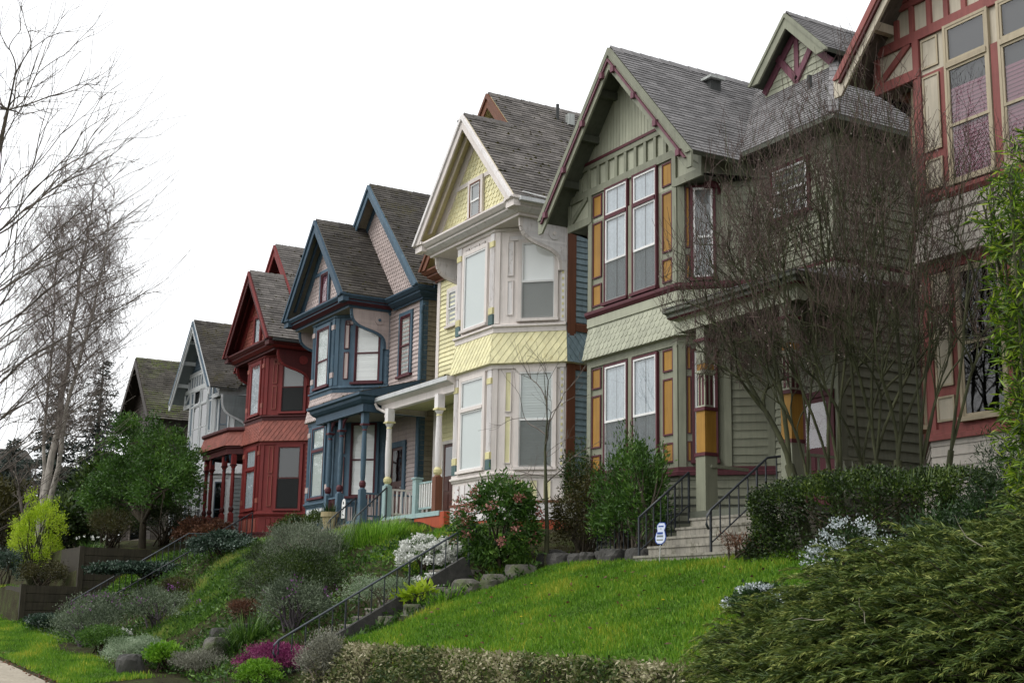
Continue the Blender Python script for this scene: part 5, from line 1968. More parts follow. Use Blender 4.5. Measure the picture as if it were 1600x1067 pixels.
turf('grass verge between the pavement and the garden slope', (-58, -30.5), (6.6, 9.4), lambda x, y: y > 6.62 + .05 * math.sin(x * 3) and (y < 8.35 + .2 * math.sin(x) or x < -42) and y < 9.2, 650, .09, 'grass', 6, .014)
turf('patchy grass at the top of the bank below the red and blue houses', (-50.5, -33.2), (14.5, 16.6), lambda x, y: True, 420, .15, 'grass', 7, .018)
turf('tufts of grass between the shrubs below the yellow house', (-33.2, -25.6), (13.6, 16.4), lambda x, y: (math.sin(x * 2.2) + math.sin(y * 3.1 + x)) > -.4, 420, .13, 'grass', 8, .016)

# dry ground cover on the face of the bank under the lawn
rng = np.random.default_rng(21)
n = 30000
P = np.stack([rng.uniform(-24.6, -8, n), rng.uniform(9.2, 10.42, n)], 1)
B = np.stack([P[:, 0], P[:, 1], [ground_z(a, b) for a, b in P]], 1)
lump = .10 + .08 * np.sin(B[:, 0] * 3.1) * np.sin(B[:, 2] * 5 + B[:, 0]) + .06 * np.sin(B[:, 0] * 7.3 + 1)
B += np.stack([rng.normal(size=n) * .05, -np.abs(rng.normal(size=n)) * .09 - lump, rng.uniform(-.03, .06, n)], 1)
D = rng.normal(size=(n, 3)) * .7 + np.array([0, -.7, .15])
pn = np.clip(.5 + .25 * np.sin(B[:, 0] * 1.3) + .2 * np.sin(B[:, 0] * 3.7 + B[:, 2] * 4) + .3 * rng.normal(size=n) + .3 * np.clip((B[:, 2] + 1.0) / .5, 0, 1) - .14, 0, 1)
v, q_ = leaf_quads(B, D, .075 * rng.uniform(.5, 1.4, n), .035, .2, rng)
ll = 900
Pl = np.stack([rng.uniform(-60, -28, ll), 6.62 + rng.normal(size=ll) * .13], 1)
Pl = np.concatenate([Pl, np.stack([rng.uniform(-24, -11, 160), rng.uniform(10.6, 15, 160)], 1)])
Bl = np.stack([Pl[:, 0], Pl[:, 1], [ground_z(a, b) + (.02 if b < 8 else .07) for a, b in Pl]], 1)
v1, q1 = leaf_quads(Bl, rng.normal(size=(len(Bl), 3)) * np.array([1, 1, .15]), .08 * rng.uniform(.6, 1.4, len(Bl)), .045, .2, rng)
tag(fast('leaf_litter', v1, q1, rng.uniform(0, 1, len(Bl)), ['lf_brown']), 'brown fallen leaves along the pavement edge and on the lawn', 'leaf litter', kind='stuff')
nn = 30000
Pq = np.stack([rng.uniform(-51, -24.6, nn), rng.uniform(9.0, 15.0, nn)], 1)
Pq = Pq[(np.sin(Pq[:, 0] * 1.3) * np.sin(Pq[:, 1] * 1.9 + Pq[:, 0] * .7) + .5 * rng.normal(size=nn)) > -.55]
Bq = np.stack([Pq[:, 0], Pq[:, 1], [ground_z(a, b) for a, b in Pq]], 1) + np.stack([np.zeros(len(Pq)), np.zeros(len(Pq)), rng.uniform(0, .16, len(Pq))], 1)
v2, q2 = leaf_quads(Bq, rng.normal(size=(len(Bq), 3)) + np.array([0, -.3, .6]), .12 * rng.uniform(.5, 1.4, len(Bq)), .05, .2, rng)
tag(fast('ground_cover', v2, q2, np.clip(.45 + .2 * np.sin(Pq[:, 0] * 2.1) + .25 * rng.normal(size=len(Pq)), 0, 1), ['lf_green']), 'low dark green ground cover between the shrubs of the garden slope', 'ground cover', kind='stuff')
tag(fast('ground_cover', v, q_, pn, ['lf_cover']), 'dry tan and green ground cover hanging over the bank below the lawn', 'ground cover', kind='stuff')
# ---------------------------------------------------------------- garden plants
GS = 'shrubs and flowers of the sloping gardens'
def hz(x, y):
    return ground_z(x, y)

# grey lavender over the dark juniper, middle of the slope
t = shrub('lavender', 'large grey green lavender bush on the bank, above the dark spreading shrub', -34.0, 13.1, (1.7, 1.0), 1.3, 'lf_lav', 9000, (.07, .02), K=40, sig=.16, seed=2, up=1.1, stem='gray_twig', nst=26)
tuft(None, None, -34.0, 13.1, 1.4, 1.25, 900, .012, 'lf_lav', 3, spread=.75, droop=.12, t=t, part='spikes')
shrub('spreading_shrub', 'wide dark green spreading shrub on the bank, below the grey lavender', -31.6, 12.0, (2.5, 1.1), 1.35, 'lf_hedge', 21000, (.06, .018), K=60, sig=.13, seed=4, up=.25, nst=14)
shrub('spreading_shrub', 'small dark conifer shrub beside the steep grass, left of the grey lavender', -36.3, 13.2, (.9, .8), .75, 'lf_hedge', 5000, (.06, .018), K=30, sig=.15, seed=5, up=.3)
for (x, y, R, h, s, lab) in ((-40.2, 9.2, (1.7, 1.0), 1.35, 6, 'dark grey lavender at the foot of the slope, nearest the pavement'), (-38.7, 10.8, (1.5, .9), 1.2, 7, 'grey lavender with purple spikes beside the rough grass bank'), (-44.5, 10.6, (1.3, .8), .95, 8, 'grey purple lavender at the foot of the far handrail'), (-28.9, 11.1, (1.35, .7), 1.15, 9, 'dark grey lavender behind the middle iron handrail')):
    t = shrub('lavender', lab, x, y, R, h, 'lf_lavdark', 6500, (.075, .022), K=32, sig=.17, seed=s, up=.7, stem='purple_twig', nst=18, fl=dict(n=80, size=.05, mat='fl_purple', K=9, sig=.10, scale=1.12, low=.15, up=.8))
shrub('santolina', 'pale grey green santolina mound at the bottom of the slope, by the dark round rock', -33.6, 8.9, (1.35, .75), .72, 'lf_sage', 11000, (.05, .02), K=40, sig=.16, seed=10, up=.6, stem='gray_twig')
shrub('santolina', 'grey brown low cushion plant at the bottom edge, left of the magenta heather', -30.6, 9.5, (1.0, .6), .55, 'lf_gray', 7000, (.05, .016), K=32, sig=.17, seed=11, up=.6, stem='gray_twig')
shrub('santolina', 'silvery grey bush at the left corner of the lawn bank', -24.1, 9.8, (.5, .4), .95, 'lf_gray', 6000, (.05, .017), K=30, sig=.18, seed=12, up=.8, stem='gray_twig')
shrub('santolina', 'pale sage mound along the right side of the middle handrail', -26.75, 12.4, (.75, 1.2), .7, 'lf_sage', 6500, (.05, .02), K=34, sig=.15, seed=13, up=.6, stem='gray_twig')
shrub('leafy_plant', 'glossy bright green clump between the pale santolina and the grey cushion', -31.9, 9.1, (.6, .45), .62, 'lf_bright', 1800, (.11, .06), K=16, sig=.2, seed=14, up=.5)
shrub('leafy_plant', 'olive green bush below the dark lavender, by the pavement', -37.4, 8.9, (1.0, .6), .75, 'lf_green', 5000, (.07, .03), K=26, sig=.18, seed=15)
shrub('heather', 'magenta heather mound at the bottom edge of the slope', -27.1, 9.95, (1.5, .6), .68, 'fl_heather', 13000, (.05, .018), K=50, sig=.13, seed=16, up=.9, stem='red_twig', nst=18)
shrub('box_bush', 'rounded bright green box bush in front of the magenta heather', -25.75, 9.2, (.7, .45), .62, 'lf_bright', 5200, (.045, .03), K=40, sig=.12, seed=17, low=-.1)
shrub('box_bush', 'dark clipped bush in front of the red house', -40.3, 15.3, (.75, .7), .95, 'lf_hedge', 5000, (.05, .03), K=34, sig=.14, seed=18, rlow=.1)
shrub('box_bush', 'small yellow green clipped bush below the plant pot', -40.2, 16.0, (.55, .5), .95, 'lf_hedge', 4000, (.05, .03), K=34, sig=.14, seed=19, rlow=.3)
tuft('fern', 'feathery light green fern tuft among rocks, left of the magenta heather', -30.6, 10.6, .4, 1.2, 520, .035, 'lf_green', 20, spread=.9, droop=.55, group=None)
t = tuft('fennel', 'feathery bright green fennel clump below the yellow porch', -33.2, 14.9, .8, .75, 900, .022, 'lf_bright', 22, spread=.6, droop=.3)
tuft('fennel', 'smaller bright green fennel beside the concrete path of the blue porch', -35.6, 15.6, .45, .6, 400, .022, 'lf_bright', 23, spread=.7, droop=.3)
tuft('bulb_plant', 'fresh green bulb leaves at the upper left edge of the lawn', -25.1, 12.85, .42, .42, 160, .04, 'lf_bright', 24, spread=.8, droop=.3)
tuft('bulb_plant', 'low fresh green bulb leaves beside the dark rocks, next to the lawn corner', -25.6, 11.5, .4, .36, 140, .04, 'lf_green', 25, spread=.8, droop=.3)
shrub('candytuft', 'white candytuft cushion in full flower behind the middle handrail', -27.75, 13.8, (.85, .65), .8, 'lf_green', 2500, (.05, .02), K=24, sig=.16, seed=26, fl=dict(n=5200, size=.055, mat='fl_white', K=46, sig=.10, scale=1.0, low=-.4, wr=1.0))
shrub('candytuft', 'small white flower patch at the foot of the pink shrub', -26.4, 13.2, (.35, .3), .4, 'lf_green', 900, (.05, .02), K=14, sig=.2, seed=27, fl=dict(n=380, size=.05, mat='fl_white', K=12, sig=.15, scale=1.0, low=-.2, wr=1.0))
shrub('candytuft', 'trailing white flowers between the two grey lavenders', -38.9, 9.75, (.9, .35), .45, 'lf_green', 1800, (.05, .02), K=20, sig=.18, seed=28, fl=dict(n=750, size=.055, mat='fl_white', K=16, sig=.13, scale=1.0, low=-.2, wr=1.0))
shrub('candytuft', 'low plants with small pale flowers left of the lawn corner', -26.3, 10.9, (.5, .35), .35, 'lf_green', 1400, (.07, .03), K=14, sig=.2, seed=29, fl=dict(n=90, size=.05, mat='fl_white', K=10, sig=.15, scale=1.0, low=0, wr=1.0))
shrub('pink_shrub', 'dark green shrub with drooping pink flower clusters beside the yellow house', -26.0, 14.6, (1.1, .95), 2.0, 'lf_green', 8000, (.14, .042), K=56, sig=.13, seed=30, up=-.05, low=-.95, fl=dict(n=1000, size=.055, mat='fl_pink', K=26, sig=.07, scale=1.02, low=-.45, up=-.5, wr=.9))
shrub('yellow_leaved_plant', 'low yellow green leafy plant on the rocks beside the handrail', -25.9, 12.6, (.45, .35), .4, 'lf_lime', 350, (.17, .07), K=14, sig=.2, seed=31, up=.3)
shrub('ivy_bank', 'dark ivy spilling down beside the far handrail', -47.4, 12.7, (.8, 2.2), .55, 'lf_ivy', 9500, (.10, .07), K=60, sig=.13, seed=32, up=.1, z=hz(-47.4, 12.7) + .1)
shrub('ivy_bank', 'dark glossy evergreen ground shrub at the top of the far bank', -43.4, 14.0, (2.0, .9), .9, 'lf_ivy', 8500, (.09, .055), K=50, sig=.14, seed=33, up=.2)
shrub('ivy_bank', 'low dark ivy patch beside the pavement verge, furthest left', -46.8, 9.4, (1.4, .6), .5, 'lf_ivy', 5500, (.09, .06), K=40, sig=.15, seed=34, up=.2)
shrub('heath_mound', 'dark brown dead heath mound beside the rough grass', -41.0, 11.9, (.75, .6), .6, 'lf_olive', 4500, (.07, .015), K=26, sig=.17, seed=35, up=.2)
shrub('heath_mound', 'small brown grassy mound among the rocks at the edge of the rough grass', -33.0, 11.3, (.5, .4), .5, 'lf_brown', 2800, (.09, .014), K=18, sig=.2, seed=36, up=.5)
shrub('rust_shrub', 'rust brown shrub with dead flower heads in front of the red porch', -50.6, 15.6, (1.9, .9), 1.35, 'lf_brown', 6500, (.11, .06), K=46, sig=.12, seed=37, up=.2)
shrub('tall_shrub', 'tall leafy green shrub in front of the lower windows of the sage green house', -23.3, 16.15, (1.15, .55), 2.55, 'lf_green', 7000, (.11, .034), K=46, sig=.13, seed=38, up=.7, low=-.75, nst=22, stem='bark_gray')
t = shrub('tall_shrub', 'loose twiggy green shrub with upright shoots beside the porch steps', -22.05, 15.75, (.55, .45), 2.65, 'lf_green', 2600, (.11, .032), K=30, sig=.13, seed=39, up=.8, low=-.8, nst=20, stem='bark_gray')
shrub('tall_shrub', 'dark olive brown shrub between the yellow and sage green houses', -25.3, 16.4, (1.05, .6), 2.2, 'lf_olive', 8000, (.07, .03), K=44, sig=.14, seed=40, up=.3, low=-.7, nst=14, stem='bark_gray')
shrub('tall_shrub', 'dense dark shrub right against the corner of the yellow house', -26.35, 17.0, (.6, .5), 2.3, 'lf_hedge', 4200, (.07, .03), K=26, sig=.17, seed=41, up=.3, low=-.4)
shrub('dead_shrub', 'small brown withered shrub at the right end of the concrete steps', -18.05, 14.85, (.45, .3), .5, 'lf_brown', 1300, (.07, .014), K=14, sig=.22, seed=42, up=.5)
shrub('flowering_shrub', 'low shrub with silvery white flowers between the lawn and the juniper', -14.0, 11.95, (.75, .3), .45, 'lf_dark', 1500, (.07, .03), K=22, sig=.16, seed=43, fl=dict(n=1300, size=.038, mat='fl_palewhite', K=26, sig=.08, scale=1.08, low=-.1, wr=.6))
shrub('flowering_shrub', 'silvery white flowering sprays above the juniper, in front of the hedge', -12.95, 12.45, (.7, .3), 1.05, 'lf_dark', 1300, (.07, .03), K=18, sig=.16, seed=44, fl=dict(n=1200, size=.038, mat='fl_palewhite', K=20, sig=.08, scale=1.08, low=-.1, wr=.6))
tuft('potted_plant', 'dark spiky plant growing in the cream clay pot', -39.45, 16.15, .16, .55, 90, .03, 'lf_dark', 45, spread=.7, droop=.35, z=3.08)
shrub('terrace_shrub', 'dark tangled shrub on the lower terrace behind the timber wall', -53.2, 10.4, (1.3, .8), 1.0, 'lf_olive', 5000, (.08, .03), K=34, sig=.16, seed=46, up=.3)
shrub('terrace_shrub', 'greyish bush at the left edge on the lower terrace', -57.5, 9.6, (1.6, .8), 1.5, 'lf_ivy', 5500, (.09, .04), K=34, sig=.16, seed=47, up=.3)
shrub('terrace_shrub', 'brown twiggy thicket on the upper terrace under the evergreen tree', -53.6, 12.8, (1.5, .9), 1.7, 'lf_olive', 7000, (.10, .018), K=44, sig=.15, seed=48, up=.4, nst=30)
shrub('terrace_shrub', 'dark thicket under the evergreen tree, beside the white porch post', -56.0, 15.6, (2.2, 1.0), 1.9, 'lf_hedge', 7000, (.10, .03), K=44, sig=.15, seed=49, up=.3, nst=20)
t = tuft('daffodils', 'small cream daffodils on top of the upper timber wall', -51.95, 11.75, .5, .42, 150, .025, 'lf_green', 50, spread=.6, droop=.25)
rg = np.random.default_rng(51)
k = 11
Pd = np.array([-51.95, 11.75, 2.3]) + np.stack([rg.normal(size=k) * .3, rg.normal(size=k) * .35, rg.uniform(.32, .55, k)], 1)
Pd = np.repeat(Pd, 5, 0)
add_leaves(t, 'blossom', Pd, rg.normal(size=Pd.shape), .07, .05, 'fl_white', rg.uniform(0, 1, len(Pd)), rng=rg)
# upright lime shrub on the far left
t = shrub('lime_shrub', 'upright yellow green shrub in young leaf at the left edge', -57.9, 10.9, (2.0, 1.1), 4.0, 'lf_lime', 11000, (.09, .04), K=110, sig=.075, seed=52, up=.9, low=-.8, nst=30, stem='moss_bark')
# dandelions in the lawn
DG = 'dandelions in the lawn'
for i, (x, y) in enumerate(((-16.9, 12.4), (-19.8, 11.6), (-22.5, 13.4), (-14.9, 13.6))):
    t = thing('dandelion', 'tiny yellow dandelion flower in the bright green lawn', 'flower', (x, y, hz(x, y)), DG)
    q = MB()
    q.tube([(x, y, hz(x, y)), (x, y, hz(x, y) + .1)], .005, 'lf_green', 5)
    q.lathe(x, y, [(0, hz(x, y) + .1), (.03, hz(x, y) + .115), (0, hz(x, y) + .125)], 'fl_yellow', 9)
    build('flower_head', q, t)

# clipped hedge by the porch of the green house
t = plant('hedge', 'low box hedge with uneven clipped top in front of the sage green porch', 'hedge', -15.5, 15.15)
rng = np.random.default_rng(60)
n = 26000
u, vv_, ww_ = rng.uniform(-1, 1, n), rng.uniform(-1, 1, n), rng.uniform(0, 1, n)
f = rng.integers(0, 5, n)
u = np.where(f == 0, -1 + .08 * rng.uniform(0, 1, n), u)
u = np.where(f == 1, 1 - .08 * rng.uniform(0, 1, n), u)
vv_ = np.where((f == 2), -1 + .15 * rng.uniform(0, 1, n) ** 2, vv_)
ww_ = np.where(f >= 3, 1 - .12 * rng.uniform(0, 1, n) ** 2, ww_)
X = -15.45 + u * 2.15
Y = 15.15 + vv_ * .6
top = 1.06 + .035 * np.sin(X * 2.7) + .03 * np.sin(X * 6.1 + 1) - .04 * (X + 15.5) + .05 * np.sin(Y * 5)
rr = np.clip(1.1 - np.abs(u) ** 10 * .25 - (np.abs(vv_) ** 6) * .12, .5, 1.1)
Z = np.array([hz(a, b) for a, b in zip(X, Y)]) + ww_ * top * rr
Y = Y + np.sign(vv_) * (.06 * np.sin(X * 3.3 + Z * 4) + .05 * np.sin(X * 7 + 2))
X = X + .07 * np.sin(Z * 6 + Y * 5)
P = np.stack([X, Y, Z], 1) + rng.normal(size=(n, 3)) * .035
D = np.stack([u * .4, vv_ * .8, ww_ * .8], 1) + rng.normal(size=(n, 3)) * .6
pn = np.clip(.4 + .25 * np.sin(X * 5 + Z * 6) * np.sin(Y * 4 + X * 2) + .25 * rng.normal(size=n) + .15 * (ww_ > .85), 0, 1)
add_leaves(t, 'foliage', P, D, .05 * rng.uniform(.6, 1.3, n), .032, 'lf_hedge', pn, rng=rng)
ns = 420
Bp = np.stack([rng.uniform(-17.4, -13.5, ns), rng.uniform(14.7, 15.6, ns)], 1)
Bp = np.stack([Bp[:, 0], Bp[:, 1], [hz(a, b) + 1.0 for a, b in Bp]], 1)
blades(t, 'shoots', Bp, np.stack([rng.normal(size=ns) * .25, rng.normal(size=ns) * .25, np.ones(ns)], 1), rng.uniform(.08, .26, ns), .03, .1, 'lf_hedge', rng.uniform(.5, 1, ns), 2)
stems_to(t, (-15.5, 15.1, hz(-15.5, 15.1)), [np.array([-15.5 + d_, 15.1, 1.9]) for d_ in np.linspace(-1.9, 1.9, 16)], .02, .008, 'twig', 61)

# spreading juniper in the right foreground
t = plant('juniper', 'huge spreading juniper with drooping fronds filling the lower right corner', 'juniper', -9.6, 11.2)
rng = np.random.default_rng(70)
mounds = [((-7.6, 11.7, .1), (3.0, 1.9, 1.25), 1250), ((-9.7, 11.0, -.2), (2.2, 1.45, 1.05), 1250), ((-11.55, 10.55, -.5), (1.2, .8, .62), 560), ((-8.2, 10.1, -.6), (3.2, 1.2, 1.15), 1400), ((-10.5, 9.9, -.95), (1.75, .8, .75), 640), ((-9.6, 12.2, .2), (1.2, .8, .75), 220)]
VV, QQ, RR = [], [], []
SS = []
off = 0
for c, R, k in mounds:
    c, R = np.array(c), np.array(R)
    d = unit(rng.normal(size=(k * 2, 3)))
    d = d[d[:, 2] > -.15][:k]
    for dv in d:
        rad = rng.uniform(.62, .98)
        p0 = c + dv * R * rad
        out = dv / R
        out = out / np.linalg.norm(out)
        flow = np.array([-.75, -.45, 0.05]) + rng.normal(size=3) * .28
        dr = out * rng.uniform(.35, .8) + flow * .75 + np.array([0, 0, .12])
        dr /= np.linalg.norm(dr)
        L = rng.uniform(.38, .85)
        m_ = 74
        s_ = np.sort(rng.uniform(.06, 1, m_))
        axis = p0 + dr * (L * s_)[:, None] + np.array([0, 0, -1.]) * (L * .42 * s_ ** 2.0)[:, None]
        tan = dr + np.array([0, 0, -1.]) * (.84 * s_)[:, None]
        tan = unit(tan)
        sd = unit(np.cross(tan, np.array([0, 0, 1.])))
        sgn = rng.choice([-1, 1], m_)[:, None]
        nd_ = unit(tan * .75 + sd * sgn * rng.uniform(.4, 1.0, (m_, 1)) + rng.normal(size=(m_, 3)) * .22 + np.array([0, 0, .12]))
        ln = (.06 + .075 * np.sin(np.pi * np.clip(s_, .05, .97)))[:, None] * rng.uniform(.6, 1.15, (m_, 1))
        sp = unit(np.cross(nd_, rng.normal(size=(m_, 3)))) * .0062
        tipp = axis + nd_ * ln + np.array([0, 0, -.012])
        md = axis + nd_ * ln * .5
        v = np.stack([axis, md + sp, tipp, md - sp], 1).reshape(-1, 3)
        VV.append(v)
        QQ.append(np.arange(4 * m_).reshape(m_, 4) + off)
        off += 4 * m_
        fr_ = rng.uniform(0, 1)
        RR.append(np.clip(.15 + .3 * fr_ + .45 * s_ + .18 * rng.normal(size=m_), 0, 1))
        if rng.uniform() < .35:
            SS.append((p0 - dr * .3, axis[len(axis) // 2], .008, .004))
fast('foliage', np.concatenate(VV), np.concatenate(QQ), np.concatenate(RR), ['lf_juniper'], parent=t)
for c, R, k in mounds:
    for _ in range(14):
        e = unit(rng.normal(size=3)) * .7
        e[2] = abs(e[2])
        SS.append((np.array([c[0], c[1], hz(c[0], c[1])]), np.array(c) + e * R, .03, .008))
v, q_ = tubes(SS, 5)
fast('branch', v, q_, rng.uniform(0, 1, len(q_)), ['twig'], parent=t)
for (x, y, z, dx, dz) in ((-9.75, 9.05, .05, -.28, -.1), (-9.2, 9.0, .02, .10, .22), (-8.6, 9.9, .72, -.1, .2)):
    SS = []
    p = np.array([x, y, z])
    for k_ in range(3):
        e = p + np.array([dx * .35, -.05, dz * .35]) + rng.normal(size=3) * .03
        SS.append((p, e, .006 - k_ * .0015, .005 - k_ * .0015))
        p = e
    v, q_ = tubes(SS, 4)
    fast('dead_twig', v, q_, rng.uniform(0, 1, len(q_)), ['dead_twig'], parent=t)
tuft('sword_fern', 'dark arching fern frond at the left tip of the juniper', -12.75, 10.75, .12, .75, 26, .07, 'lf_dark', 71, spread=1.0, droop=.6)

# bamboo at the right edge
t = plant('bamboo', 'tall yellow green bamboo clump at the right edge', 'bamboo', -10.0, 13.4)
rng = np.random.default_rng(80)
SS, PP, DD = [], [], []
for i in range(64):
    b = np.array([-10.22 + rng.normal() * .2, 13.4 + rng.normal() * .35, 1.0])
    b[2] = hz(b[0], b[1])
    H = rng.uniform(2.8, 5.9)
    ln = rng.normal(size=2) * .045 + np.array([.035, -.02])
    pts = [b + np.array([ln[0] * H * f * f, ln[1] * H * f * f, H * f]) for f in np.linspace(0, 1, 9)]
    for a, c in zip(pts, pts[1:]):
        SS.append((a, c, .016, .013))
    for k_ in range(int(H * 14)):
        f = rng.uniform(.06, 1)
        j = min(7, int(f * 8))
        p = pts[j] + (pts[j + 1] - pts[j]) * (f * 8 - j if f * 8 - j < 1 else 1)
        a = rng.uniform(0, 2 * math.pi)
        dirn = np.array([math.cos(a), math.sin(a), rng.uniform(.2, .9)])
        Lb = rng.uniform(.15, .42) * (1.1 - .5 * f)
        e = p + dirn * Lb
        SS.append((p, e, .005, .003))
        for w_ in range(10):
            g_ = rng.uniform(.3, 1)
            PP.append(p + dirn * Lb * g_)
            DD.append(dirn * .5 + rng.normal(size=3) * .55 + np.array([0, 0, -.35]))
PP, DD = np.array(PP), np.array(DD)
add_leaves(t, 'foliage', PP, DD, .165 * rng.uniform(.6, 1.25, len(PP)), .024, 'lf_bamboo', np.clip(rng.uniform(-.25, .7, len(PP)) + .25 * (rng.uniform(size=len(PP)) > .8), 0, 1), fold=.1, rng=rng)
v, q_ = tubes(SS, 5)
fast('culm', v, q_, rng.uniform(0, 1, len(q_)), ['moss_bark'], parent=t)
shrub('conifer_shrub', 'small dark conifer branch clump between the bamboo and the ivory house', -11.6, 13.7, (.5, .4), 1.75, 'lf_dark', 3000, (.08, .014), K=20, sig=.18, seed=81, up=.2, low=-.2)
shrub('undergrowth', 'dark leafy undergrowth between the hedge and the juniper', -11.6, 13.7, (1.5, .7), .95, 'lf_dark', 5000, (.09, .03), K=34, sig=.17, seed=82)

# ---------------------------------------------------------------- rocks
def rock(label, x, y, sx, sy, sz, seed, mat='rock', sink=.3, group=None):
    rg_ = random.Random(seed)
    z = ground_z(x, y)
    import bmesh
    bm = bmesh.new()
    bmesh.ops.create_icosphere(bm, subdivisions=3, radius=1)
    ph = [rg_.uniform(0, 6) for _ in range(6)]
    for v_ in bm.verts:
        c = v_.co
        k_ = 1 + .16 * math.sin(c.x * 3.1 + ph[0]) * math.sin(c.y * 2.7 + ph[1]) + .12 * math.sin(c.z * 4 + c.x * 2 + ph[2]) + .05 * math.sin(c.x * 9 + c.y * 8 + ph[3])
        k_ = min(k_, .82 / max(.3, max(abs(c.x), abs(c.y), abs(c.z))))
        v_.co = V3((c.x * k_ * sx, c.y * k_ * sy, c.z * k_ * sz))
    rz = Matrix.Rotation(rg_.uniform(0, 3), 3, 'Z')
    bmesh.ops.rotate(bm, verts=bm.verts, matrix=rz)
    me = bpy.data.meshes.new('rock')
    bm.to_mesh(me)
    bm.free()
    me.materials.append(MATS[mat])
    o = bpy.data.objects.new('rock', me)
    o.location = (x, y, z + sz * (1 - sink) - sz * .5)
    COL.objects.link(o)
    return tag(o, label, 'rock', group)
RG1, RG2 = 'dark rocks edging the shrubs of the sage green house', 'rocks edging the lawn beside the garden steps'
for i in range(12):
    x = -25.6 + i * .36 + random.uniform(-.08, .08)
    rock('dark edging rock in the row under the tall shrubs at the top of the lawn', x, 15.35 + .12 * math.sin(i * 2) + (.2 if i < 3 else 0), .24 + .1 * random.random(), .2, .2 + .08 * random.random(), 100 + i, 'rock_dark', group=RG1)
for i, (x, y, s) in enumerate(((-25.3, 13.5, .42), (-25.2, 14.1, .36), (-25.75, 13.0, .38), (-24.95, 13.05, .26), (-25.3, 12.35, .34), (-25.75, 11.9, .28), (-25.05, 14.65, .42), (-24.75, 13.75, .28), (-26.5, 13.3, .26), (-25.0, 12.0, .2))):
    rock('grey rock in the rockery between the lawn and the middle handrail', x, y, s, s * .8, s * .6, 140 + i, 'rock', group=RG2)
rock('round dark rock at the bottom edge in front of the pale santolina', -32.0, 8.35, .35, .3, .42, 160, 'rock_dark')
rock('pale grey boulder between the fern tuft and the grey cushion', -31.1, 10.05, .42, .35, .45, 162, 'rock')
rock('dark rock above the pale boulder, left of the fern tuft', -31.5, 10.75, .34, .3, .3, 163, 'rock_dark')
rock('half buried dark rock in the rough grass below the brown mound', -32.6, 10.6, .3, .3, .25, 164, 'rock_dark')

# ---------------------------------------------------------------- trees
def grow(p, d, L, r, depth, rng, out, kids, spread, trop, taper=.62, curve=.18, nseg=4, lmul=.72, tips=None, sidek=0.0, down=0.0):
    d = d / np.linalg.norm(d)
    for k_ in range(nseg):
        d = d + rng.normal(size=3) * curve * .5 + np.array([0, 0, trop])
        if depth == 0 and down:
            d = d + np.array([0, 0, -down * (k_ + 1)])
        d /= np.linalg.norm(d)
        r2 = r * (1 - (1 - taper) / nseg)
        e = p + d * (L / nseg)
        out.append((p, e, r, r2, depth))
        if depth > 0 and k_ > 0 and rng.uniform() < sidek:
            a = unit(np.cross(d, rng.normal(size=3)))
            grow(e, d * math.cos(spread * 1.2) + a * math.sin(spread * 1.2), L * lmul * rng.uniform(.5, .9), r2 * .5, depth - 1, rng, out, kids, spread, trop, taper, curve, nseg, lmul, tips, sidek, down)
        p, r = e, r2
    if depth > 0:
        n_ = rng.integers(kids[0], kids[1] + 1)
        for i in range(n_):
            a = unit(np.cross(d, rng.normal(size=3)))
            s_ = spread * rng.uniform(.5, 1.3)
            grow(p, d * math.cos(s_) + a * math.sin(s_), L * lmul * rng.uniform(.75, 1.2), r * rng.uniform(.6, .8), depth - 1, rng, out, kids, spread, trop, taper, curve, nseg, lmul, tips, sidek, down)
    elif tips is not None:
        tips.append(p)

def tree_parts(t, segs, cut, mt, mb, rng, rmin=.004, n1=8, n2=4, names=('trunk', 'crown')):
    a = [(s[0], s[1], max(s[2], rmin), max(s[3], rmin)) for s in segs if s[4] >= cut]
    b = [(s[0], s[1], max(s[2], rmin), max(s[3], rmin)) for s in segs if s[4] < cut]
    if a:
        v, q_ = tubes(a, n1)
        fast(names[0], v, q_, np.repeat(rng.uniform(0, 1, len(a)), n1), [mt], parent=t, smooth=True)
    if b:
        v, q_ = tubes(b, n2)
        fast(names[1], v, q_, np.repeat(rng.uniform(0, 1, len(b)), n2), [mb], parent=t)

# bare many-stemmed shrub tree in front of the green house
t = plant('bare_tree', 'bare many stemmed shrub tree with fanning mossy branches behind the box hedge', 'tree', -16.6, 15.9)
rng = np.random.default_rng(90)
segs, tips = [], []
C0 = np.array([-16.6, 15.8, 5.6])
T = rng.normal(size=(9000, 3))
T = unit(T) * rng.uniform(.25, 1, (9000, 1)) ** .5
T = T[(T[:, 2] > -.42)]
T = T * np.array([3.8, 2.0, 3.6]) * (1 + .12 * np.sin(T[:, :1] * 9) + .1 * np.sin(T[:, 2:] * 7 + 1)) + C0
T = T[:2250]
stems = [(-17.35, 15.8), (-17.05, 15.75), (-16.8, 16.0), (-16.5, 15.75), (-16.2, 16.0), (-15.9, 15.8), (-15.5, 15.9), (-15.1, 15.8), (-14.8, 16.0)]
hub = np.array([[(b[0] + 16.3) * 2.0 - 16.4, b[1]] for b in stems])
lab = np.argmin(np.abs(T[:, None, 0] + rng.normal(size=(len(T), 1)) * .5 - hub[None, :, 0]) + rng.uniform(0, .7, (len(T), len(stems))), 1)
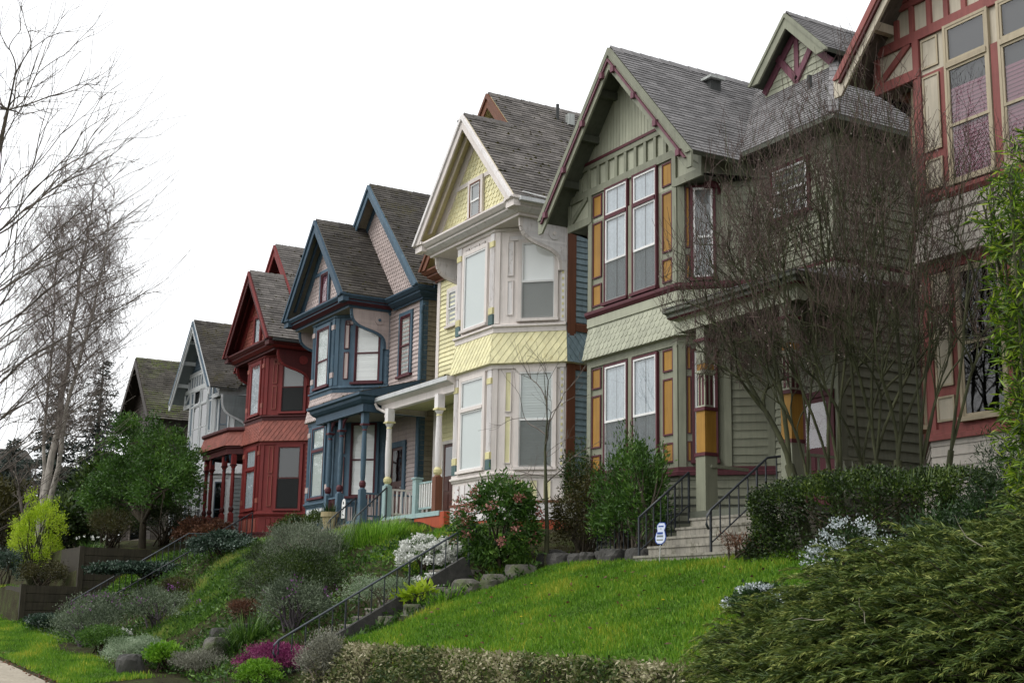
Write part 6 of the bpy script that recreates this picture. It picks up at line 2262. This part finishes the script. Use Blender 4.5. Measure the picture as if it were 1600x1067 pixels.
for i, (bx, by) in enumerate(stems):
    G = T[lab == i]
    if len(G) < 3:
        continue
    b0 = np.array([bx, by, hz(bx, by)])
    e = b0 + (G.mean(0) - b0) * .30
    e[2] = b0[2] + rng.uniform(1.1, 1.6)
    q = b0
    r0 = .0052 * len(G) ** .45
    for t_ in (.35, .7, 1):
        c_ = b0 + (e - b0) * np.array([t_ ** 1.3, t_ ** 1.3, t_]) + rng.normal(size=3) * .03 * (t_ < 1)
        segs.append((q, c_, r0 * (1.25 - .25 * t_), r0 * (1.2 - .25 * t_), 0))
        q = c_
    branchwork(q, G, rng, segs, .0044, .43, .42, .10, .04, 4, (2, 4), np.array([(e - b0)[0] * .3, 0, 1.0]), 1, tips)
bole, segs = [x_ for x_ in segs if x_[4] == 0 and x_[0][2] < 3.2 and x_[2] > .035], [x_ for x_ in segs if not (x_[4] == 0 and x_[0][2] < 3.2 and x_[2] > .035)]
for i in range(0, len(bole), 3):
    v, q_ = tubes(bole[i:i + 3], 8)
    fast('trunk', v, q_, np.full(len(q_), .5), ['moss_bark'], parent=t, smooth=True)
segs = [(a, b, c, d, 0) for a, b, c, d, k_ in segs]
tree_parts(t, segs, 3, 'moss_bark', 'moss_bark', rng, .0042, names=('trunk', 'branches'))
ts = []
for p in tips:
    for _ in range(3):
        ts.append((p + rng.normal(size=3) * .05, p + np.array([rng.normal() * .14, rng.normal() * .14, rng.uniform(.15, .6)]), .0045, .003))
v, q_ = tubes(ts, 3)
fast('twigs', v, q_, rng.uniform(0, 1, len(q_)), ['red_twig'], parent=t)
sel = [tips[i] for i in range(0, len(tips), 2)]
Pb = np.array(sel) + rng.normal(size=(len(sel), 3)) * .08
add_leaves(t, 'buds', Pb, np.array([[0, 0, 1.]]) + rng.normal(size=Pb.shape) * .4, .035, .016, 'bud', rng.uniform(0, 1, len(Pb)), rng=rng)
print('bare tree segs', len(segs), len(tips))

# slender bare tree by the pink shrub
t = plant('bare_tree', 'slender bare young tree with mossy trunk in front of the yellow bay window', 'tree', -25.15, 15.35)
rng = np.random.default_rng(91)
segs = []
b = np.array([-25.15, 15.35, hz(-25.15, 15.35)])
pts = [b, b + np.array([.0, 0, .8]), b + np.array([-.07, 0, 1.7]), b + np.array([-.12, 0, 2.5]), b + np.array([-.05, .0, 3.2]), b + np.array([-.22, .0, 4.3])]
for i in range(5):
    segs.append((pts[i], pts[i + 1], .06 - .011 * i, .06 - .011 * (i + 1), 9))
for (i, f, dx, dz, L) in ((1, .5, -.6, .7, .9), (2, .1, .9, .45, 1.0), (2, .6, -1, .5, 1.1), (2, .3, -.7, .1, .8), (3, .2, .8, .6, .9), (3, .5, -.9, .5, 1.1), (4, .1, .5, .9, .8), (4, .4, -.7, .8, .8), (3, .8, .2, 1, .9)):
    p = pts[i] + (pts[i + 1] - pts[i]) * f
    grow(p, np.array([dx, rng.normal() * .4, dz]), L, .017, 2, rng, segs, (1, 3), .5, .02, .6, .22, 4, .7, None, .3)
tree_parts(t, segs, 9, 'moss_bark', 'gray_twig', rng, .003, names=('trunk', 'branches'))

# big bare street tree, its trunk left of the frame
t = plant('bare_tree', 'big bare street tree whose long branches sweep in from the left edge', 'tree', -30.0, 3.6)
rng = np.random.default_rng(92)
segs = []
b = np.array([-30.0, 3.6, hz(-30, 4)])
tr = [b, b + np.array([.05, .0, 2.2]), b + np.array([.1, .1, 4.4]), b + np.array([.0, .25, 6.8]), b + np.array([.1, .3, 9.5]), b + np.array([.2, .6, 12.5])]
for i in range(5):
    segs.append((tr[i], tr[i + 1], .26 - .045 * i, .26 - .045 * (i + 1), 9))
T = unit(rng.normal(size=(2600, 3))) * rng.uniform(.2, 1, (2600, 1)) ** .5
T = T[T[:, 2] > -.75]
T = T * np.array([4.3, 4.3, 6.0]) + np.array([-29.3, 4.1, 8.0])
T = T[:1500]
hubs = [tr[1] + (tr[2] - tr[1]) * .2, tr[1] + (tr[2] - tr[1]) * .7, tr[2] + (tr[3] - tr[2]) * .2, tr[2] + (tr[3] - tr[2]) * .6, tr[3], tr[3] + (tr[4] - tr[3]) * .5, tr[4], tr[5]]
cost = np.stack([np.linalg.norm(T[:, :2] - h_[:2], axis=1) * -.9 + np.abs(T[:, 2] - h_[2] - .8 * np.linalg.norm(T[:, :2] - h_[:2], axis=1)) * 1.6 for h_ in hubs], 1) + rng.uniform(0, 1.5, (len(T), len(hubs)))
lab = np.argmin(cost, 1)
for i, h_ in enumerate(hubs):
    G = T[lab == i]
    if len(G) < 4:
        continue
    ang = np.arctan2(G[:, 1] - h_[1], G[:, 0] - h_[0])
    for a0 in np.linspace(-math.pi, math.pi, 6)[:-1]:
        K = G[(ang >= a0) & (ang < a0 + 1.2567)]
        if len(K) >= 2:
            branchwork(h_, K, rng, segs, .0044, .44, .36, .14, .03, 3, (2, 3), np.array([math.cos(a0 + .6) * .75, math.sin(a0 + .6) * .75, .5]), 1)
tree_parts(t, segs, 9, 'bark_gray', 'gray_twig', rng, .0044, names=('trunk', 'branches'))
print('street tree segs', len(segs))

# birch
def birch(label, x, y, H, seed, tilt=(.0, 0), fork=True):
    t = plant('birch_tree', label, 'tree', x, y)
    rng = np.random.default_rng(seed)
    segs = []
    b = np.array([x, y, hz(x, y) - .1])
    hubs = []
    stems = [((.0, .03), 1.0, .2)] + ([((.17, .1), .92, .15), ((-.07, .02), .85, .11)] if fork else [])
    for (tl, hh, r) in stems:
        p = b.copy()
        d = np.array([tl[0] + tilt[0], tl[1] + tilt[1], 1.0])
        h_ = H * hh
        for k_ in range(12):
            d2 = d + rng.normal(size=3) * .07
            e = p + d2 / np.linalg.norm(d2) * h_ / 12
            ra, rb = r * (1 - k_ / 12.5), r * (1 - (k_ + 1) / 12.5)
            segs.append((p, e, ra, rb, 9))
            p = e
            hubs.append((e, ra))
    T = unit(rng.normal(size=(9000, 3))) * rng.uniform(.1, 1, (9000, 1)) ** .45
    T = T * np.array([3.4, 2.6, H * .38]) * (1 + .14 * np.sin(T[:, 2:] * 8 + T[:, :1] * 5)) + np.array([x + .9, y + .4, b[2] + H * .66])
    T = T[:2600]
    hp = np.array([q[0] for q in hubs])
    hp2 = hp + np.array([0, 0, 1.6])
    lab = np.argmin(((T[:, None] - hp2[None]) ** 2).sum(2) + rng.uniform(0, 1.5, (len(T), len(hp))), 1)
    for i, (h_, ra) in enumerate(hubs):
        G = T[lab == i]
        if len(G) >= 2:
            branchwork(h_, G, rng, segs, .0062, .40, .45, -.10, .06, 3, (2, 4), np.array([0, 0, .8]), 1)
    extra = []
    for q in T:
        for _ in range(3):
            p, d = q + rng.normal(size=3) * .12, np.array([rng.normal() * .5, rng.normal() * .5, .0])
            for k_ in range(3):
                e = p + d * .22 + np.array([0, 0, -.12 * (k_ + .7)])
                extra.append((p, e, .0052, .0045, 0))
                p = e
    segs += extra
    tree_parts(t, segs, 9, 'birch_bark', 'pale_twig', rng, .004, n2=3, names=('trunk', 'crown'))
    print('birch', len(segs))
birch('tall pale barked birch with fine drooping twigs, behind the evergreen tree', -61.6, 11.7, 17.5, 93)

# thin bare trees at the far left
for i, (x, y, H, lab) in enumerate(((-66, 9.2, 6.5, 'thin bare tree with a grey trunk behind the lime shrub, at the left edge'), (-74, 13.0, 6.5, 'bare bushy tree in the distance, between the left edge and the birch'))):
    t = plant('bare_tree', lab, 'tree', x, y)
    rng = np.random.default_rng(95 + i)
    segs = []
    grow(np.array([x, y, hz(x, y)]), np.array([0, 0, 1.]), H * .4, .12, 4, rng, segs, (3, 4), .5, .03, .7, .16, 4, .62, None, .35)
    tree_parts(t, segs, 4, 'gray_twig', 'gray_twig', rng, .008, n2=3, names=('trunk', 'crown'))

# spruces far behind
def spruce(label, x, y, H, seed):
    t = plant('spruce_tree', label, 'tree', x, y, None, 'dark spruces far behind the birch')
    rng = np.random.default_rng(seed)
    z0 = hz(x, y)
    v, q_ = tubes([((x, y, z0 - .2), (x, y, z0 + H), .3, .03)], 8)
    fast('trunk', v, q_, np.full(len(q_), .5), ['bark_gray'], parent=t)
    P, D, L = [], [], []
    for lv in range(34):
        f = lv / 34
        z = z0 + 1.2 + (H - 1.2) * f
        Rr = (1 - f) ** .85 * H * .27 * rng.uniform(.75, 1.15) + .15
        nb = max(4, int(11 * (1 - f)) + 3)
        for k_ in range(nb):
            a = rng.uniform(0, 2 * math.pi)
            ll = Rr * rng.uniform(.6, 1.1)
            for s_ in np.linspace(.1, 1, max(4, int(ll * 7))):
                base = np.array([x + math.cos(a) * ll * s_, y + math.sin(a) * ll * s_, z - ll * (.25 * s_ - .12 * s_ * s_)])
                for w_ in range(5):
                    P.append(base + rng.normal(size=3) * np.array([.12, .12, .06]))
                    D.append(np.array([math.cos(a), math.sin(a), -.35]) + rng.normal(size=3) * .6)
    P, D = np.array(P), np.array(D)
    add_leaves(t, 'crown', P, D, .34 * rng.uniform(.6, 1.2, len(P)), .085, 'lf_spruce', rng.uniform(0, 1, len(P)), rng=rng)
spruce('taller dark spruce directly behind the birch, left of the brown house', -93, 20.9, 13.4, 97)
spruce('shorter dark spruce left of the tall one, behind the pale birch trunk', -93, 18.2, 12.2, 98)
spruce('low dark spruce furthest left of the spruces', -97, 16.2, 8.0, 99)

# evergreen tree in front of the white house
t = plant('evergreen_tree', 'spreading evergreen tree with dark green crown in front of the brown and white houses', 'tree', -54.0, 14.2)
rng = np.random.default_rng(120)
z0 = hz(-54, 14.2)
segs = []
base = np.array([-54.0, 14.2, z0 - .1])
e1 = base + np.array([-.1, 0, 1.3])
segs.append((base, e1, .17, .13, 9))
heads = [(-2.9, 0, 3.2), (-1.3, .5, 4.3), (.5, -.5, 4.5), (1.7, .3, 3.7), (2.7, .2, 2.9), (-4.2, -.4, 2.4), (0, .7, 3.3), (-.9, -.8, 3.0), (-2.3, -.6, 2.4), (.9, -.2, 2.6), (-5.2, .2, 2.2), (-3.6, .5, 3.6), (3.3, -.2, 2.3)]
Ps, Os, Cs = [], [], []
for i, hd in enumerate(heads):
    c = base + np.array(hd)
    mid_ = e1 + (c - e1) * .5 + np.array([0, 0, .25])
    segs += [(e1, mid_, .09, .06, 5), (mid_, c, .06, .03, 5)]
    for _ in range(6):
        segs.append((c, c + rng.normal(size=3) * .6, .025, .008, 1))
    R = np.array([1.35, 1.1, .95]) * rng.uniform(.85, 1.15)
    P, out, cr, cl, r2 = cloud(c, R * np.array([1.1, 1, 1]), 2600, 26, .15, 130 + i, low=-.6, fill=(.45, 1.25))
    Ps.append(P); Os.append(out); Cs.append(cr)
P, out, cr = np.concatenate(Ps), np.concatenate(Os), np.concatenate(Cs)
D = out * .7 + rng.normal(size=P.shape) * .5 + np.array([0, 0, .3])
add_leaves(t, 'crown', P, D, .15 * rng.uniform(.6, 1.3, len(P)), .06, 'lf_green', np.clip(.5 * cr + .5 * rng.uniform(0, 1, len(P)) - .06, 0, 1), rng=rng)
tree_parts(t, segs, 0, 'bark_gray', 'twig', rng, .006, names=('trunk', 'twigs'))

# far houses and hedges beyond the row
t = thing('distant_house', 'dark low house far off behind the lime shrub at the left edge', 'house', (-125, 14, 6.0), None)
m = MB()
m.cover(F((-122, 8, 0), (0, 1, 0)), [(0, 2), (14, 2), (14, 12.2), (0, 12.2)], 'clap', 'weathered', rv=.3)
m.wbox(-134, -122.05, 8, 22, 2, 12.1, 'dark_brown')
build('wall', m, t)
m = MB()
slope(m, -121.2, 12.0, -128, 14.2, 7.5, 22.5, 'roof_dark', 'dark_brown', .6, .4, .03)
slope(m, -134.8, 12.0, -128, 14.2, 7.5, 22.5, 'roof_dark', 'dark_brown', .6, .4, .03)
build('roof', m, t)
for i, (x, y, R, h, lab) in enumerate(((-84, 13.5, (4, 3), 5.0, 'brown hedge in the distance behind the lime shrub'), (-78, 18.5, (3, 2.5), 5.0, 'dark shrubbery in the distance below the spruces'), (-100, 10, (6, 4), 6.0, 'far dark hedge at the left edge of the picture'), (-66, 13.6, (3.0, 1.6), 3.0, 'dark bushes behind the evergreen tree, beside the brown house'))):
    shrub('far_shrub', lab, x, y, R, h, 'lf_olive' if i % 2 == 0 else 'lf_hedge', 7000, (.35, .14), K=40, sig=.17, seed=140 + i, up=.3, low=-.5)
